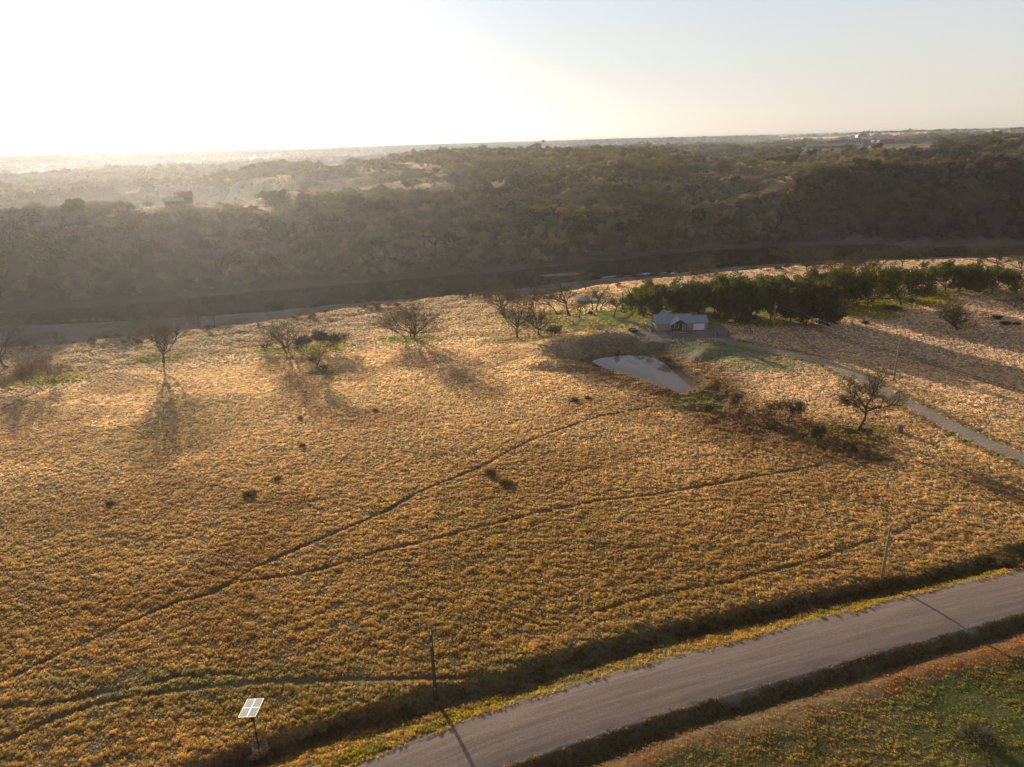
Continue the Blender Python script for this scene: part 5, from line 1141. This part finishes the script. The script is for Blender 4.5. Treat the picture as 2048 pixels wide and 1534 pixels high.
for k, (h_, ae) in enumerate(LAY):
    def top(t, d, h_=h_, k=k):
        f = sstep(0, 1, (1 - t) * 2.2) ; g_ = sstep(215 + 12 * k, 400 + 10 * k, d) * (.05 + .95 * sstep(900, 520, d)) * sstep(2200, 1500, d)
        b_ = (float(fbm(np.array([t * 9 + k * 3.3]), np.array([math.log(d) * 6 + k]), 500 + k, 3)[0]) - .5) * 12
        return -24 + (h_ + 24 + b_) * float(f) * float(g_)
    fan('valley_mist', R(-60), R(ae + 6), [215, 240, 270, 300, 330, 370, 420, 480, 560, 660, 800, 1000, 1300, 1800, 2400, 3400], -25, top, vol_mat('valley_mist', 1 / 3900, (1.0, .96, .9), .2), 'one of the thin layers of sunlit morning mist over the river', 44)

fan('far_haze', R(-60), R(60), [760, 900, 1100, 1400, 1900, 2600, 3600], -40, lambda t, d: -38 + 94 * float(sstep(740, 1150, d)) * float(sstep(3600, 2700, d)), vol_mat('ridge_haze', 1 / 5200, (.90, .95, 1.0), .35), 'soft pale haze settling between the nearer hills and the plateau', 24)
# ------------------------------------------------------------------ camera, sun, sky, render
cd = bpy.data.cameras.new('camera'); cam = bpy.data.objects.new('camera', cd); COL.objects.link(cam); scene.camera = cam
cd.sensor_width = 36; cd.lens = FPX / 2048 * 36; cd.clip_end = 60000; cd.clip_start = 1
cam.location = (0, 0, CAMH)
fwd = Vector((0, math.cos(PITCH), -math.sin(PITCH))); up0 = Vector((0, math.sin(PITCH), math.cos(PITCH))); rt0 = Vector((1, 0, 0))
rt = rt0 * math.cos(ROLL) - up0 * math.sin(ROLL); upv = rt0 * math.sin(ROLL) + up0 * math.cos(ROLL)
cam.matrix_world = Matrix(((rt.x, upv.x, -fwd.x, 0), (rt.y, upv.y, -fwd.y, 0), (rt.z, upv.z, -fwd.z, CAMH), (0, 0, 0, 1)))
SUN_AZ, SUN_EL = R(-25), R(10)
sd_ = Vector((math.sin(SUN_AZ) * math.cos(SUN_EL), math.cos(SUN_AZ) * math.cos(SUN_EL), math.sin(SUN_EL)))
ld = bpy.data.lights.new('sun', 'SUN'); ld.energy = 5.0; ld.angle = R(.5); ld.color = (1, .88, .72)
lo = bpy.data.objects.new('sun', ld); COL.objects.link(lo); lo.rotation_euler = sd_.to_track_quat('Z', 'Y').to_euler(); lo.location = (0, 0, 200)
w = bpy.data.worlds.new('World'); scene.world = w; w.use_nodes = True; t = w.node_tree
for n in list(t.nodes): t.nodes.remove(n)
sky = N(t, 'ShaderNodeTexSky', sky_type='NISHITA', sun_disc=False, sun_elevation=SUN_EL, sun_rotation=SUN_AZ, air_density=1.0, dust_density=.6, ozone_density=1.0, altitude=100)
bg = N(t, 'ShaderNodeBackground'); bg.inputs[1].default_value = 1.0; wo = N(t, 'ShaderNodeOutputWorld')
hs = N(t, 'ShaderNodeHueSaturation'); hs.inputs['Saturation'].default_value = .3; hs.inputs['Value'].default_value = .05; gm_n = N(t, 'ShaderNodeGamma'); gm_n.inputs[1].default_value = .85
t.links.new(sky.outputs[0], hs.inputs['Color']); t.links.new(hs.outputs[0], gm_n.inputs[0]); t.links.new(gm_n.outputs[0], bg.inputs[0])
# added glow brightening the low sky, darkened higher up to cut ambient light
tc = t.nodes.new('ShaderNodeTexCoord'); sx = t.nodes.new('ShaderNodeSeparateXYZ'); t.links.new(tc.outputs['Generated'], sx.inputs[0])
gr = ramp(t, sx.outputs[2], [(0, (.46, .385, .29)), (.08, (.44, .43, .40)), (.18, (.40, .47, .52)), (.35, (.02, .03, .05))])
b2 = N(t, 'ShaderNodeBackground'); t.links.new(gr, b2.inputs[0]); b2.inputs[1].default_value = 1.0; ad = N(t, 'ShaderNodeAddShader')
t.links.new(bg.outputs[0], ad.inputs[0]); t.links.new(b2.outputs[0], ad.inputs[1]); t.links.new(ad.outputs[0], wo.inputs[0])
scene.view_settings.view_transform = 'Standard'; scene.view_settings.look = 'None'; scene.view_settings.exposure = 0
cy_ = scene.cycles; cy_.use_denoising = True; cy_.denoiser = 'OPENIMAGEDENOISE'; cy_.max_bounces = 5; cy_.diffuse_bounces = 2; cy_.glossy_bounces = 2; cy_.transmission_bounces = 3; cy_.transparent_max_bounces = 48; cy_.volume_bounces = 0
cy_.use_adaptive_sampling = True; cy_.adaptive_threshold = .015
